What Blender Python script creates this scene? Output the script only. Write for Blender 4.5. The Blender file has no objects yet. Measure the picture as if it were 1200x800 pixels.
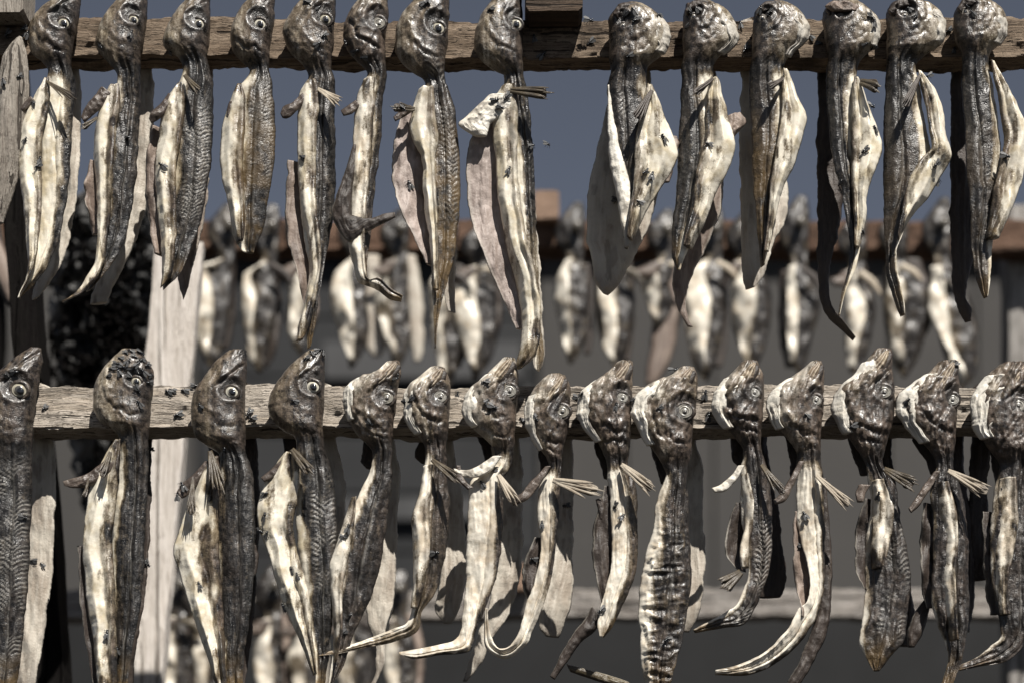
import bpy, math, random
import numpy as np
from mathutils import Vector
from mathutils.bvhtree import BVHTree

rnd = random.Random(7)
SC = bpy.context.scene
COL = SC.collection
D = 2.4            # camera to the front rack
CAM_Z = 1.5
HZ = 1200          # picture row of the horizon (1200x800 picture)
def P(px, py, d=0.0):
    """a point of the rack plane pushed back by d metres"""
    k = (D + d) / D / 1000.0
    return np.array([(px - 600) * k, d, CAM_Z + (HZ - py) * k])

# ------------------------------------------------------------------ noise
def _hash(ix, iy, seed):
    h = (ix.astype(np.int64) * 374761393 + iy.astype(np.int64) * 668265263 + seed * 1442695041) & 0xffffffff
    h = ((h ^ (h >> 13)) * 1274126177) & 0xffffffff
    h = h ^ (h >> 16)
    return (h & 0xffff) / 65535.0
def noise(x, y, seed=0):
    x = np.asarray(x, float); y = np.asarray(y, float)
    x, y = np.broadcast_arrays(x, y)
    ix = np.floor(x); iy = np.floor(y)
    fx = x - ix; fy = y - iy
    fx = fx * fx * fx * (fx * (fx * 6 - 15) + 10); fy = fy * fy * fy * (fy * (fy * 6 - 15) + 10)
    a = _hash(ix, iy, seed); b = _hash(ix + 1, iy, seed); c = _hash(ix, iy + 1, seed); d = _hash(ix + 1, iy + 1, seed)
    return (a + (b - a) * fx) * (1 - fy) + (c + (d - c) * fx) * fy
def fbm(x, y, seed=0, o=3):
    s = 0; a = 0.5; t = 0
    for k in range(o):
        s = s + a * noise(x * 2 ** k, y * 2 ** k, seed + k * 17); t += a; a *= 0.5
    return s / t
def ridged(x, y, seed=0, o=3):
    s = 0; a = 0.5; t = 0
    for k in range(o):
        s = s + a * (1 - np.abs(2 * noise(x * 2 ** k, y * 2 ** k, seed + k * 31) - 1)); t += a; a *= 0.5
    return s / t
def sstep(a, b, x):
    t = np.clip((x - a) / (b - a + 1e-9), 0, 1)
    return t * t * (3 - 2 * t)

# ------------------------------------------------------------------ materials
def new_mat(name):
    m = bpy.data.materials.new(name); m.use_nodes = True
    nt = m.node_tree
    for n in list(nt.nodes): nt.nodes.remove(n)
    out = nt.nodes.new('ShaderNodeOutputMaterial')
    b = nt.nodes.new('ShaderNodeBsdfPrincipled')
    nt.links.new(b.outputs[0], out.inputs[0])
    return m, nt, b
class N:
    def __init__(s, nt): s.nt = nt
    def n(s, t, **k):
        o = s.nt.nodes.new(t)
        for a, v in k.items(): setattr(o, a, v)
        return o
    def link(s, a, b): s.nt.links.new(a, b)
    def noise(s, vec, scale, detail=3, rough=0.6):
        o = s.n('ShaderNodeTexNoise'); o.inputs['Scale'].default_value = scale; o.inputs['Detail'].default_value = detail
        o.inputs['Roughness'].default_value = rough
        if vec is not None: s.link(vec, o.inputs['Vector'])
        return o.outputs['Fac']
    def ramp(s, fac, a, b):
        o = s.n('ShaderNodeMapRange'); o.interpolation_type = 'SMOOTHSTEP'
        o.inputs['From Min'].default_value = a; o.inputs['From Max'].default_value = b
        s.link(fac, o.inputs['Value']); return o.outputs[0]
    def mix(s, fac, a, b):
        o = s.n('ShaderNodeMix'); o.data_type = 'RGBA'
        if isinstance(fac, (int, float)): o.inputs[0].default_value = fac
        else: s.link(fac, o.inputs[0])
        for v, i in ((a, 6), (b, 7)):
            if isinstance(v, tuple): o.inputs[i].default_value = v + (1,)
            else: s.link(v, o.inputs[i])
        return o.outputs[2]
    def math(s, op, a, b=0.0):
        o = s.n('ShaderNodeMath'); o.operation = op
        for v, i in ((a, 0), (b, 1)):
            if isinstance(v, (int, float)): o.inputs[i].default_value = v
            else: s.link(v, o.inputs[i])
        return o.outputs[0]
    def attr(s, name):
        o = s.n('ShaderNodeAttribute'); o.attribute_name = name; return o.outputs['Fac']
    def mapping(s, vec, scale):
        o = s.n('ShaderNodeMapping'); o.inputs['Scale'].default_value = scale; s.link(vec, o.inputs[0]); return o.outputs[0]
    def bump(s, h, dist, strength=1.0, normal=None):
        o = s.n('ShaderNodeBump'); o.inputs['Strength'].default_value = strength; o.inputs['Distance'].default_value = dist
        s.link(h, o.inputs['Height'])
        if normal is not None: s.link(normal, o.inputs['Normal'])
        return o.outputs[0]

def skin_mat(name, dark1, dark2, pale1, pale2, wet):
    m, nt, b = new_mat(name); g = N(nt)
    tc = g.n('ShaderNodeTexCoord'); obj = tc.outputs['Object']; uv = tc.outputs['UV']
    inf = g.n('ShaderNodeObjectInfo')
    n1 = g.noise(obj, 45, 4); n2 = g.noise(obj, 560, 3, 0.75); n3 = g.noise(obj, 140, 4, 0.65)
    fib = g.noise(g.mapping(uv, (260, 22, 1)), 1.0, 3)
    dark = g.mix(g.ramp(n3, .35, .7), dark1, dark2)
    dark = g.mix(g.math('MULTIPLY', g.ramp(n2, .56, .70), .30), dark, (.12, .113, .104))
    dark = g.mix(g.math('MULTIPLY', g.ramp(fib, .55, .7), .35), dark, (.085, .079, .072))
    pale = g.mix(g.ramp(n1, .42, .68), pale1, pale2)
    pale = g.mix(g.math('MULTIPLY', g.ramp(n3, .5, .75), .45), pale, (.34, .28, .215))
    pale = g.mix(g.math('MULTIPLY', g.ramp(n2, .66, .74), .6), pale, (.10, .085, .07))
    pf = g.math('ADD', g.attr('pale'), g.math('MULTIPLY', g.math('SUBTRACT', n3, .5), .55))
    pf = g.math('ADD', pf, g.math('MULTIPLY', g.math('SUBTRACT', n2, .5), .5))
    olive = g.mix(n1, (.080, .060, .036), (.18, .142, .092))
    col = g.mix(g.ramp(pf, .10, .50), dark, olive)
    col = g.mix(g.ramp(pf, .38, .88), col, pale)
    col = g.mix(g.math('MULTIPLY', g.attr('ridge'), .75), col, (.50, .47, .42))
    stain = g.math('MULTIPLY', g.attr('stain'), g.ramp(n1, .35, .6))
    col = g.mix(g.math('MULTIPLY', stain, .8), col, (.17, .11, .045))
    brn = g.mix(g.ramp(n3, .35, .68), (.022, .0165, .013), (.135, .098, .074))
    col = g.mix(g.math('MULTIPLY', g.attr('brown'), .9), col, brn)
    g.link(col, b.inputs['Base Color'])
    rg = g.n('ShaderNodeMapRange'); rg.inputs['From Min'].default_value = .3; rg.inputs['From Max'].default_value = .7
    rg.inputs['To Min'].default_value = wet; rg.inputs['To Max'].default_value = wet + .3
    g.link(n3, rg.inputs['Value']); g.link(rg.outputs[0], b.inputs['Roughness'])
    b.inputs['Specular IOR Level'].default_value = .5
    b.inputs['Coat Weight'].default_value = .14; b.inputs['Coat Roughness'].default_value = .2
    vor = g.n('ShaderNodeTexVoronoi'); vor.inputs['Scale'].default_value = 620; g.link(obj, vor.inputs['Vector'])
    h = g.math('ADD', g.math('MULTIPLY', n3, .8), g.math('MULTIPLY', n2, .45))
    h = g.math('ADD', h, g.math('MULTIPLY', fib, .8))
    h = g.math('ADD', h, g.math('MULTIPLY', vor.outputs['Distance'], .35))
    mid = g.noise(obj, 230, 3, .6)
    h = g.math('ADD', h, g.math('MULTIPLY', mid, .7))
    bp = g.n('ShaderNodeBump'); bp.inputs['Distance'].default_value = .0012; g.link(h, bp.inputs['Height'])
    sb = g.n('ShaderNodeClamp'); g.link(g.math('SUBTRACT', .62, g.math('MULTIPLY', g.attr('pale'), .42)), sb.inputs[0]); sb.inputs['Min'].default_value = .15
    g.link(sb.outputs[0], bp.inputs['Strength']); g.link(bp.outputs[0], b.inputs['Normal'])
    return m

def flesh_mat(name, c1, c2, c3, rough=.5):
    m, nt, b = new_mat(name); g = N(nt)
    tc = g.n('ShaderNodeTexCoord'); obj = tc.outputs['Object']; uv = tc.outputs['UV']
    n1 = g.noise(obj, 30, 4); n2 = g.noise(obj, 330, 4, .7); fib = g.noise(g.mapping(uv, (220, 14, 1)), 1.0, 4)
    col = g.mix(g.ramp(n1, .35, .68), c1, c2)
    col = g.mix(g.math('MULTIPLY', g.ramp(fib, .45, .7), .55), col, c3)
    col = g.mix(g.math('MULTIPLY', g.ramp(n2, .64, .74), .5), col, (.12, .08, .06))
    col = g.mix(g.math('MULTIPLY', g.attr('ridge'), .8), col, (.60, .56, .48))
    col = g.mix(g.math('MULTIPLY', g.attr('stain'), .85), col, (.055, .042, .034))
    g.link(col, b.inputs['Base Color']); b.inputs['Roughness'].default_value = rough
    b.inputs['Specular IOR Level'].default_value = .4
    h = g.math('ADD', g.math('MULTIPLY', fib, 1.2), g.math('MULTIPLY', n2, .7))
    g.link(g.bump(h, .0013, .9), b.inputs['Normal'])
    return m

def wood_mat(name, light, mid, dark, axis, grey=.5, spec=.2):
    m, nt, b = new_mat(name); g = N(nt)
    tc = g.n('ShaderNodeTexCoord'); obj = tc.outputs['Object']
    st = {'x': (5, 110, 110), 'z': (110, 110, 5), 'y': (110, 5, 110)}[axis]
    st2 = {'x': (13, 720, 720), 'z': (720, 720, 13), 'y': (720, 13, 720)}[axis]
    warp = g.n('ShaderNodeMix'); warp.data_type = 'VECTOR'
    nz = g.n('ShaderNodeTexNoise'); nz.inputs['Scale'].default_value = 9; g.link(obj, nz.inputs['Vector'])
    va = g.n('ShaderNodeVectorMath'); va.operation = 'MULTIPLY_ADD'; g.link(nz.outputs['Color'], va.inputs[0])
    va.inputs[1].default_value = (.012, .012, .012); g.link(obj, va.inputs[2]); v = va.outputs[0]
    n1 = g.noise(g.mapping(v, st), 1.0, 5, .65); n2 = g.noise(g.mapping(v, st2), 1.0, 4, .7)
    st3 = {'x': (1.6, 130, 130), 'z': (130, 130, 1.6), 'y': (130, 1.6, 130)}[axis]
    crack = g.ramp(g.noise(g.mapping(v, st3), 1.0, 3, .5), .60, .65)
    blot = g.noise(obj, 16, 5, .7); spk = g.noise(obj, 260, 3, .7)
    col = g.mix(g.ramp(n1, .3, .7), mid, light)
    col = g.mix(g.math('MULTIPLY', g.ramp(n2, .50, .62), .8), col, dark)
    col = g.mix(g.math('MULTIPLY', g.ramp(blot, .5, .7), grey), col, dark)
    col = g.mix(g.math('MULTIPLY', g.ramp(spk, .62, .72), .6), col, dark)
    col = g.mix(g.math('MULTIPLY', crack, .85), col, tuple(c * .4 for c in dark))
    g.link(col, b.inputs['Base Color']); b.inputs['Roughness'].default_value = .86
    b.inputs['Specular IOR Level'].default_value = spec
    h = g.math('ADD', n2, g.math('MULTIPLY', n1, .6)); h = g.math('SUBTRACT', h, g.math('MULTIPLY', spk, .3)); h = g.math('SUBTRACT', h, g.math('MULTIPLY', crack, .9))
    g.link(g.bump(h, .003, .9), b.inputs['Normal'])
    return m

def plain_mat(name, col, rough, spec=.5, var=.25, scale=40, bump=.0, rand=0.0):
    m, nt, b = new_mat(name); g = N(nt)
    tc = g.n('ShaderNodeTexCoord'); n1 = g.noise(tc.outputs['Object'], scale, 4, .65)
    lo = tuple(c * (1 - var) for c in col); hi = tuple(min(1, c * (1 + var)) for c in col)
    cc = g.mix(g.ramp(n1, .3, .7), lo, hi)
    if rand:
        inf = g.n('ShaderNodeObjectInfo'); cc = g.mix(g.math('MULTIPLY', inf.outputs['Random'], rand), cc, (.16, .135, .085))
    g.link(cc, b.inputs['Base Color'])
    b.inputs['Roughness'].default_value = rough; b.inputs['Specular IOR Level'].default_value = spec
    if bump: g.link(g.bump(n1, bump, .8), b.inputs['Normal'])
    return m

M = {}
M['skin'] = skin_mat('fish skin', (.0065, .006, .0056), (.026, .0235, .0215), (.72, .67, .56), (.50, .43, .30), .22)
M['skin_dry'] = skin_mat('dry fish skin', (.0085, .007, .0062), (.034, .028, .024), (.73, .68, .58), (.52, .44, .33), .28)
M['flesh'] = flesh_mat('pale flesh', (.46, .42, .355), (.34, .29, .235), (.56, .52, .45))
M['flesh_pink'] = flesh_mat('raw pink flesh', (.22, .168, .135), (.125, .092, .074), (.33, .275, .23))
M['flesh_rose'] = flesh_mat('rose grey belly wall', (.33, .27, .24), (.22, .175, .152), (.40, .34, .305))
M['flesh_dark'] = flesh_mat('dark dried and shaded flesh', (.042, .031, .025), (.024, .0185, .0155), (.085, .068, .054))  # dried flesh, its dark tone also carries the shade on rear fillets
M['collar'] = flesh_mat('collar bone flesh', (.15, .118, .097), (.055, .042, .035), (.30, .26, .22), .32)
M['fin_dark'] = flesh_mat('olive fin', (.085, .066, .038), (.04, .032, .023), (.15, .12, .065), .35)
M['fin_pale'] = flesh_mat('dry pale fin', (.46, .40, .31), (.32, .26, .19), (.62, .57, .48), .55)
M['gill'] = flesh_mat('white gill skin', (.68, .65, .58), (.58, .53, .44), (.76, .73, .67), .5)
M['jaw'] = flesh_mat('tan jaw', (.36, .28, .18), (.20, .145, .10), (.50, .42, .29), .5)
M['rail'] = wood_mat('weathered rail wood', (.51, .455, .39), (.33, .28, .225), (.05, .041, .034), 'x', .5)
M['rail_dark'] = wood_mat('dark stained rail wood', (.27, .21, .155), (.135, .098, .068), (.032, .024, .018), 'x', .75)
M['rail_red'] = wood_mat('red brown rail wood', (.17, .105, .072), (.11, .066, .046), (.045, .03, .022), 'x', .5)
M['rail_white'] = wood_mat('pale bleached rail wood', (.36, .335, .31), (.26, .235, .21), (.10, .085, .072), 'x', .5)
M['plank'] = wood_mat('pale raw plank', (.74, .69, .64), (.62, .565, .505), (.33, .28, .235), 'z', .15)
M['post_dark'] = wood_mat('shade dark post wood', (.012, .011, .010), (.008, .007, .007), (.006, .005, .005), 'z', .4, .03)  # near-black tone carries the shade that the leaning post stands in
M['stake'] = wood_mat('grey split wood', (.36, .325, .28), (.22, .195, .165), (.10, .08, .065), 'z', .4)
M['post_grey'] = wood_mat('grey post wood', (.40, .38, .355), (.29, .27, .25), (.11, .10, .09), 'z', .3)
M['block'] = wood_mat('beam end wood', (.12, .085, .06), (.06, .045, .034), (.025, .02, .016), 'x', .5)
M['block_tan'] = wood_mat('tan beam end wood', (.34, .235, .17), (.26, .175, .125), (.14, .095, .07), 'x', .3)
M['eye_wet'] = plain_mat('eye white', (.48, .455, .38), .16, .6, .22, 380, rand=.7)
M['ring_wet'] = plain_mat('eye iris', (.055, .052, .050), .12, .6, .5, 500)
M['eye_dry'] = plain_mat('clouded eye', (.36, .35, .32), .24, .6, .45, 330, rand=.75)
M['ring_dry'] = plain_mat('shrunken eye ring', (.13, .12, .105), .3, .6, .4, 500)
M['eye_dull'] = plain_mat('sunken eye', (.20, .185, .16), .2, .6, .5, 330)
M['ring_dull'] = plain_mat('sunken eye ring', (.06, .052, .045), .3, .6, .4, 500)
M['eye_ring'] = plain_mat('far eye', (.10, .09, .075), .25, .6, .35, 500)
M['pupil_dry'] = plain_mat('clouded pupil', (.07, .066, .062), .2, .6, .4, 400)
M['pupil'] = plain_mat('pupil', (.012, .013, .016), .08, .8, .3, 300)
M['fly'] = plain_mat('fly body', (.010, .011, .013), .22, .7, .3, 900)
M['wing'] = plain_mat('fly wing', (.07, .07, .07), .55, .3, .3, 900)

# ------------------------------------------------------------------ scene tree
def tag(o, label=None, cat=None, group=None, kind=None):
    if label:
        w = label.split(); k = len(w) - 1
        while len(w) > 16 and k >= 0:
            if w[k] in ('a', 'an', 'the', 'its'): w.pop(k)
            k -= 1
        o['label'] = ' '.join(w)
    if cat: o['category'] = cat
    if group: o['group'] = group
    if kind: o['kind'] = kind
    return o
def empty(name, loc):
    o = bpy.data.objects.new(name, None); COL.objects.link(o); o.location = loc
    o.empty_display_size = .02
    return o
def link_mesh(name, verts, faces, mat, parent=None, origin=None, smooth=True, uvs=None, attrs=None):
    if origin is None:
        origin = np.array(parent.location) if parent is not None else np.array(verts).mean(0)
    v = np.asarray(verts, float) - np.asarray(origin)
    me = bpy.data.meshes.new(name)
    me.from_pydata(v.tolist(), [], [tuple(int(i) for i in f) for f in faces]); 
    mats = mat if isinstance(mat, list) else [mat]
    for q in mats: me.materials.append(q)
    if smooth: me.polygons.foreach_set('use_smooth', [True] * len(me.polygons))
    if uvs is not None:
        lay = me.uv_layers.new(name='UVMap')
        idx = np.empty(len(me.loops), dtype=np.int32); me.loops.foreach_get('vertex_index', idx)
        lay.data.foreach_set('uv', np.asarray(uvs)[idx].astype(np.float32).ravel())
    if attrs:
        for k, a in attrs.items():
            at = me.attributes.new(k, 'FLOAT', 'POINT'); at.data.foreach_set('value', np.asarray(a, np.float32))
    me.update()
    o = bpy.data.objects.new(name, me); COL.objects.link(o)
    if parent is None: o.location = origin
    else:
        o.parent = parent
        if parent.type == 'MESH':  o.location = np.asarray(origin) - np.asarray(parent.matrix_basis.translation) - (np.asarray(parent.parent.location) if parent.parent else 0)
    return o

# ------------------------------------------------------------------ ribbons: every strip of a fish
def catmull(pts, ts):
    pts = np.asarray(pts, float); n = len(pts)
    seg = np.linalg.norm(np.diff(pts[:, :2] * .5 + pts[:, 2:4] * .5, axis=0), axis=1) + 1e-3
    T = np.concatenate([[0], np.cumsum(seg)]); L = T[-1]
    t = ts * L
    k = np.clip(np.searchsorted(T, t, side='right') - 1, 0, n - 2)
    m = np.zeros_like(pts)
    for i in range(n):
        if i == 0: m[i] = (pts[1] - pts[0]) / seg[0]
        elif i == n - 1: m[i] = (pts[-1] - pts[-2]) / seg[-1]
        else:
            a = (pts[i] - pts[i - 1]) / seg[i - 1]; b = (pts[i + 1] - pts[i]) / seg[i]
            m[i] = (a * seg[i] + b * seg[i - 1]) / (seg[i] + seg[i - 1])
            sg = (np.sign(a) == np.sign(b)); m[i] = np.where(sg, np.sign(m[i]) * np.minimum(np.abs(m[i]), 3 * np.minimum(np.abs(a), np.abs(b))), m[i] * .35)
    h = seg[k]; s = ((t - T[k]) / h)[:, None]; h = h[:, None]
    return (2*s**3-3*s**2+1)*pts[k] + (s**3-2*s**2+s)*h*m[k] + (-2*s**3+3*s**2)*pts[k+1] + (s**3-s**2)*h*m[k+1], L

def ribbon(st, d, bulge, back, disp=None, attrs=None, step=1.6, nu=None, jit=0.0, seed=0, capf=.3, tilt=0.0, fold=0.0, pw=2.3, pe=.62, thickf=None, twist=0.0):
    """st: (y, xl, xr) or (xl, yl, xr, yr) stations in picture units; an optional last element {'d': depth}.
    disp(X, Y, u, v) -> metres towards the viewer; attrs(X, Y, u, v) -> dict of per-vertex values"""
    rows = []
    for s in st:
        dd = 0.0
        if isinstance(s[-1], dict): dd = s[-1]['d']; s = s[:-1]
        if len(s) == 3: rows.append((s[1], s[0], s[2], s[0], dd))
        else: rows.append(tuple(s) + (dd,))
    R = np.array(rows, float)
    _, L = catmull(R, np.array([0.0]))
    nv = max(6, int(L / step))
    ts = np.linspace(0, 1, nv)
    Q, L = catmull(R, ts)
    W = np.hypot(Q[:, 2] - Q[:, 0], Q[:, 3] - Q[:, 1])
    if nu is None: nu = int(np.clip(W.max() / step, 5, 44))
    nb = max(3, nu // 4)
    v = ts * L
    if jit:
        jl = (fbm(v / 16, 0 * v + 3.1, seed + 5, 4) - .5) * 2.6 * jit + (noise(v / 2.5, 0 * v, seed + 9) - .5) * jit * .3
        jr = (fbm(v / 16, 0 * v + 8.7, seed + 6, 4) - .5) * 2.6 * jit + (noise(v / 2.5, 0 * v, seed + 8) - .5) * jit * .3
        wn = np.clip(W / 14, .15, 1)
        Q[:, 0] += jl * wn; Q[:, 2] += jr * wn
    thick = np.minimum(bulge, capf * W / 1000)
    tb = np.minimum(back, capf * W / 1000)
    if thickf is not None:
        tk = thickf(.5 * (Q[:, 1] + Q[:, 3])); thick = thick * tk
    tw = twist * 2 * (fbm(ts * 3.1, 0 * ts + 2.3, seed + 77, 2) - .5) * 2 * sstep(.12, .4, ts)
    def side(us, sgn, th):
        U, V = np.meshgrid(us, v); nvv, nuu = U.shape
        X = Q[:, 0:1] * (1 - U) + Q[:, 2:3] * U; Y = Q[:, 1:2] * (1 - U) + Q[:, 3:4] * U
        pr = (1 - np.abs(2 * U - 1) ** pw) ** pe
        dep = d + Q[:, 4:5] + (tilt + tw[:, None]) * (U - .5) - fold * (1 - np.abs(2 * U - 1)) * 1.0
        dep = dep + sgn * th[:, None] * pr
        if disp is not None and sgn < 0:
            em = np.clip(np.minimum(U, 1 - U) * 7, 0, 1) * np.clip(W[:, None] / 15, .2, 1)
            dep = dep - disp(X, Y, U, V / L, V) * em
        k = (D + d + Q[:, 4:5]) / D / 1000
        pos = np.stack([(X - 600) * k, dep, CAM_Z + (HZ - Y) * k], -1)
        return pos, X, Y, U, V
    usf = np.linspace(0, 1, nu + 1); usb = np.linspace(1, 0, nb + 2)[1:-1]
    pf, Xf, Yf, Uf, Vf = side(usf, -1, thick); pb, Xb, Yb, Ub, Vb = side(usb, 1, tb)
    pos = np.concatenate([pf, pb], 1); n = pos.shape[1]
    X = np.concatenate([Xf, Xb], 1); Y = np.concatenate([Yf, Yb], 1); U = np.concatenate([Uf, Ub], 1); V = np.concatenate([Vf, Vb], 1)
    i = np.arange(nv - 1)[:, None] * n; j = np.arange(n)[None, :]; j2 = (j + 1) % n
    F = np.stack([i + j, i + j2, i + n + j2, i + n + j], -1).reshape(-1, 4)
    faces = F.tolist() + [list(range(n))[::-1], [(nv - 1) * n + q for q in range(n)]]
    faces = [f[::-1] for f in faces]
    uvs = np.stack([(U * W[:, None] / 1000).ravel(), (V / 1000).ravel()], -1)
    A = {k: np.zeros(X.size) for k in ('pale', 'ridge', 'stain', 'brown')}
    if attrs is not None:
        for k, a in attrs(X, Y, U, V / L, V).items(): A[k] = np.broadcast_to(a, X.shape).ravel()
    return pos.reshape(-1, 3), faces, uvs, A

def mk(name, parent, mat, st, **k):
    v, f, uv, A = ribbon(st, **k)
    o = link_mesh(name, v, f, mat, parent=parent, origin=None, uvs=uv, attrs=A)
    WORLD.append((v, f)); return o
WORLD = []

# ------------------------------------------------------------------ eyes
def disc(cx, cy, d, r, h, ring, depthk, flat=1.0, tilt=0.0):
    """a low dome facing the viewer, as a lathe"""
    vs = []; fs = []; n = 28
    for a, (rr, hh) in enumerate(ring):
        for q in range(n):
            t = 2 * math.pi * q / n
            p = P(cx + r * rr * math.cos(t), cy + r * rr * flat * math.sin(t), d)
            p[1] -= h * hh; vs.append(p)
    for a in range(len(ring) - 1):
        for q in range(n): fs.append((a*n+q, a*n+(q+1) % n, (a+1)*n+(q+1) % n, (a+1)*n+q))
    vs.append(P(cx, cy, d) - np.array([0, h * ring[-1][1] * 1.02, 0])); c = len(vs) - 1
    for q in range(n): fs.append(((len(ring)-1)*n+q, (len(ring)-1)*n+(q+1) % n, c))
    fs.append(tuple(range(n))[::-1])
    return vs, fs
def eye(parent, cx, cy, r, d, dry, dull=False, sgn=1):
    kind_ = 'dull' if dull else ('dry' if dry else 'wet')
    ring = [(1, -.9), (1.0, 0), (.97, .35), (.86, .52), (.80, .40), (.74, .52), (.5, .85), (.3, .97), (.1, 1)]
    if dry: ring = [(1, -.9), (1.0, 0), (.96, .5), (.86, .62), (.76, .40), (.66, .62), (.56, .66), (.46, .40), (.36, .56), (.2, .6)]
    vs, fs = disc(cx, cy, d, r, r * .00055, ring, 0, .92)
    o = link_mesh('eye', vs, fs, [M['eye_' + kind_], M['ring_' + kind_]], parent)
    nf = 28
    for p in o.data.polygons:
        k = p.index // nf
        if (k >= 6 if not dry else k in (3, 6, 8)): p.material_index = 1
    pr = .46 if not dry else .26
    vs, fs = disc(cx + r * .08, cy + r * .04, d - r * .00048 * (1 if not dry else .62), r * pr, r * .00016, [(1, -1), (1, 0), (.8, .6), (.4, 1)], 0, .95)
    link_mesh('pupil', vs, fs, M['pupil'] if not dry else M['pupil_dry'], o, origin=np.array(parent.location))
    # the lid: a loose uneven roll of skin round the eye, thicker above
    n = 40; mq = 8; vs = []; fs = []
    for i in range(n):
        t = 2 * math.pi * i / n; up = .5 + .5 * math.sin(t + .5 * sgn)
        wob = noise(np.array([t * 1.6]), np.array([cx * .37]), 5)[0]
        R = r * (1.12 - .10 * up + .10 * wob); tb = r * (.16 + .20 * up + .10 * wob)
        for q in range(mq):
            a_ = 2 * math.pi * q / mq
            rr = R + tb * math.cos(a_)
            p = P(cx + rr * math.cos(t), cy - rr * .94 * math.sin(t), d)
            p[1] += -tb * .0009 * math.sin(a_) + .0008 - .0012 * up
            vs.append(p)
    for i in range(n):
        for q in range(mq): fs.append((i*mq+q, ((i+1) % n)*mq+q, ((i+1) % n)*mq+(q+1) % mq, i*mq+(q+1) % mq))
    ll = len(vs)
    link_mesh('eyelid', vs, fs, M['skin_dry'] if dry else M['skin'], parent, uvs=np.zeros((ll, 2)), attrs={'pale': [.12] * ll, 'ridge': [0] * ll, 'stain': [0] * ll, 'brown': [.35] * ll})

# ------------------------------------------------------------------ one fish
RAIL_D = {'u': .036, 'l': .048}
RAIL_TOP = {'u': 24, 'l': 452}
FISH = []
def interp_edge(st, y, i):
    ys = [s[0] for s in st if len(s) == 3 or isinstance(s[-1], dict)]
    xs = [s[i] for s in st if len(s) == 3 or isinstance(s[-1], dict)]
    return float(np.interp(y, ys, xs))

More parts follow.
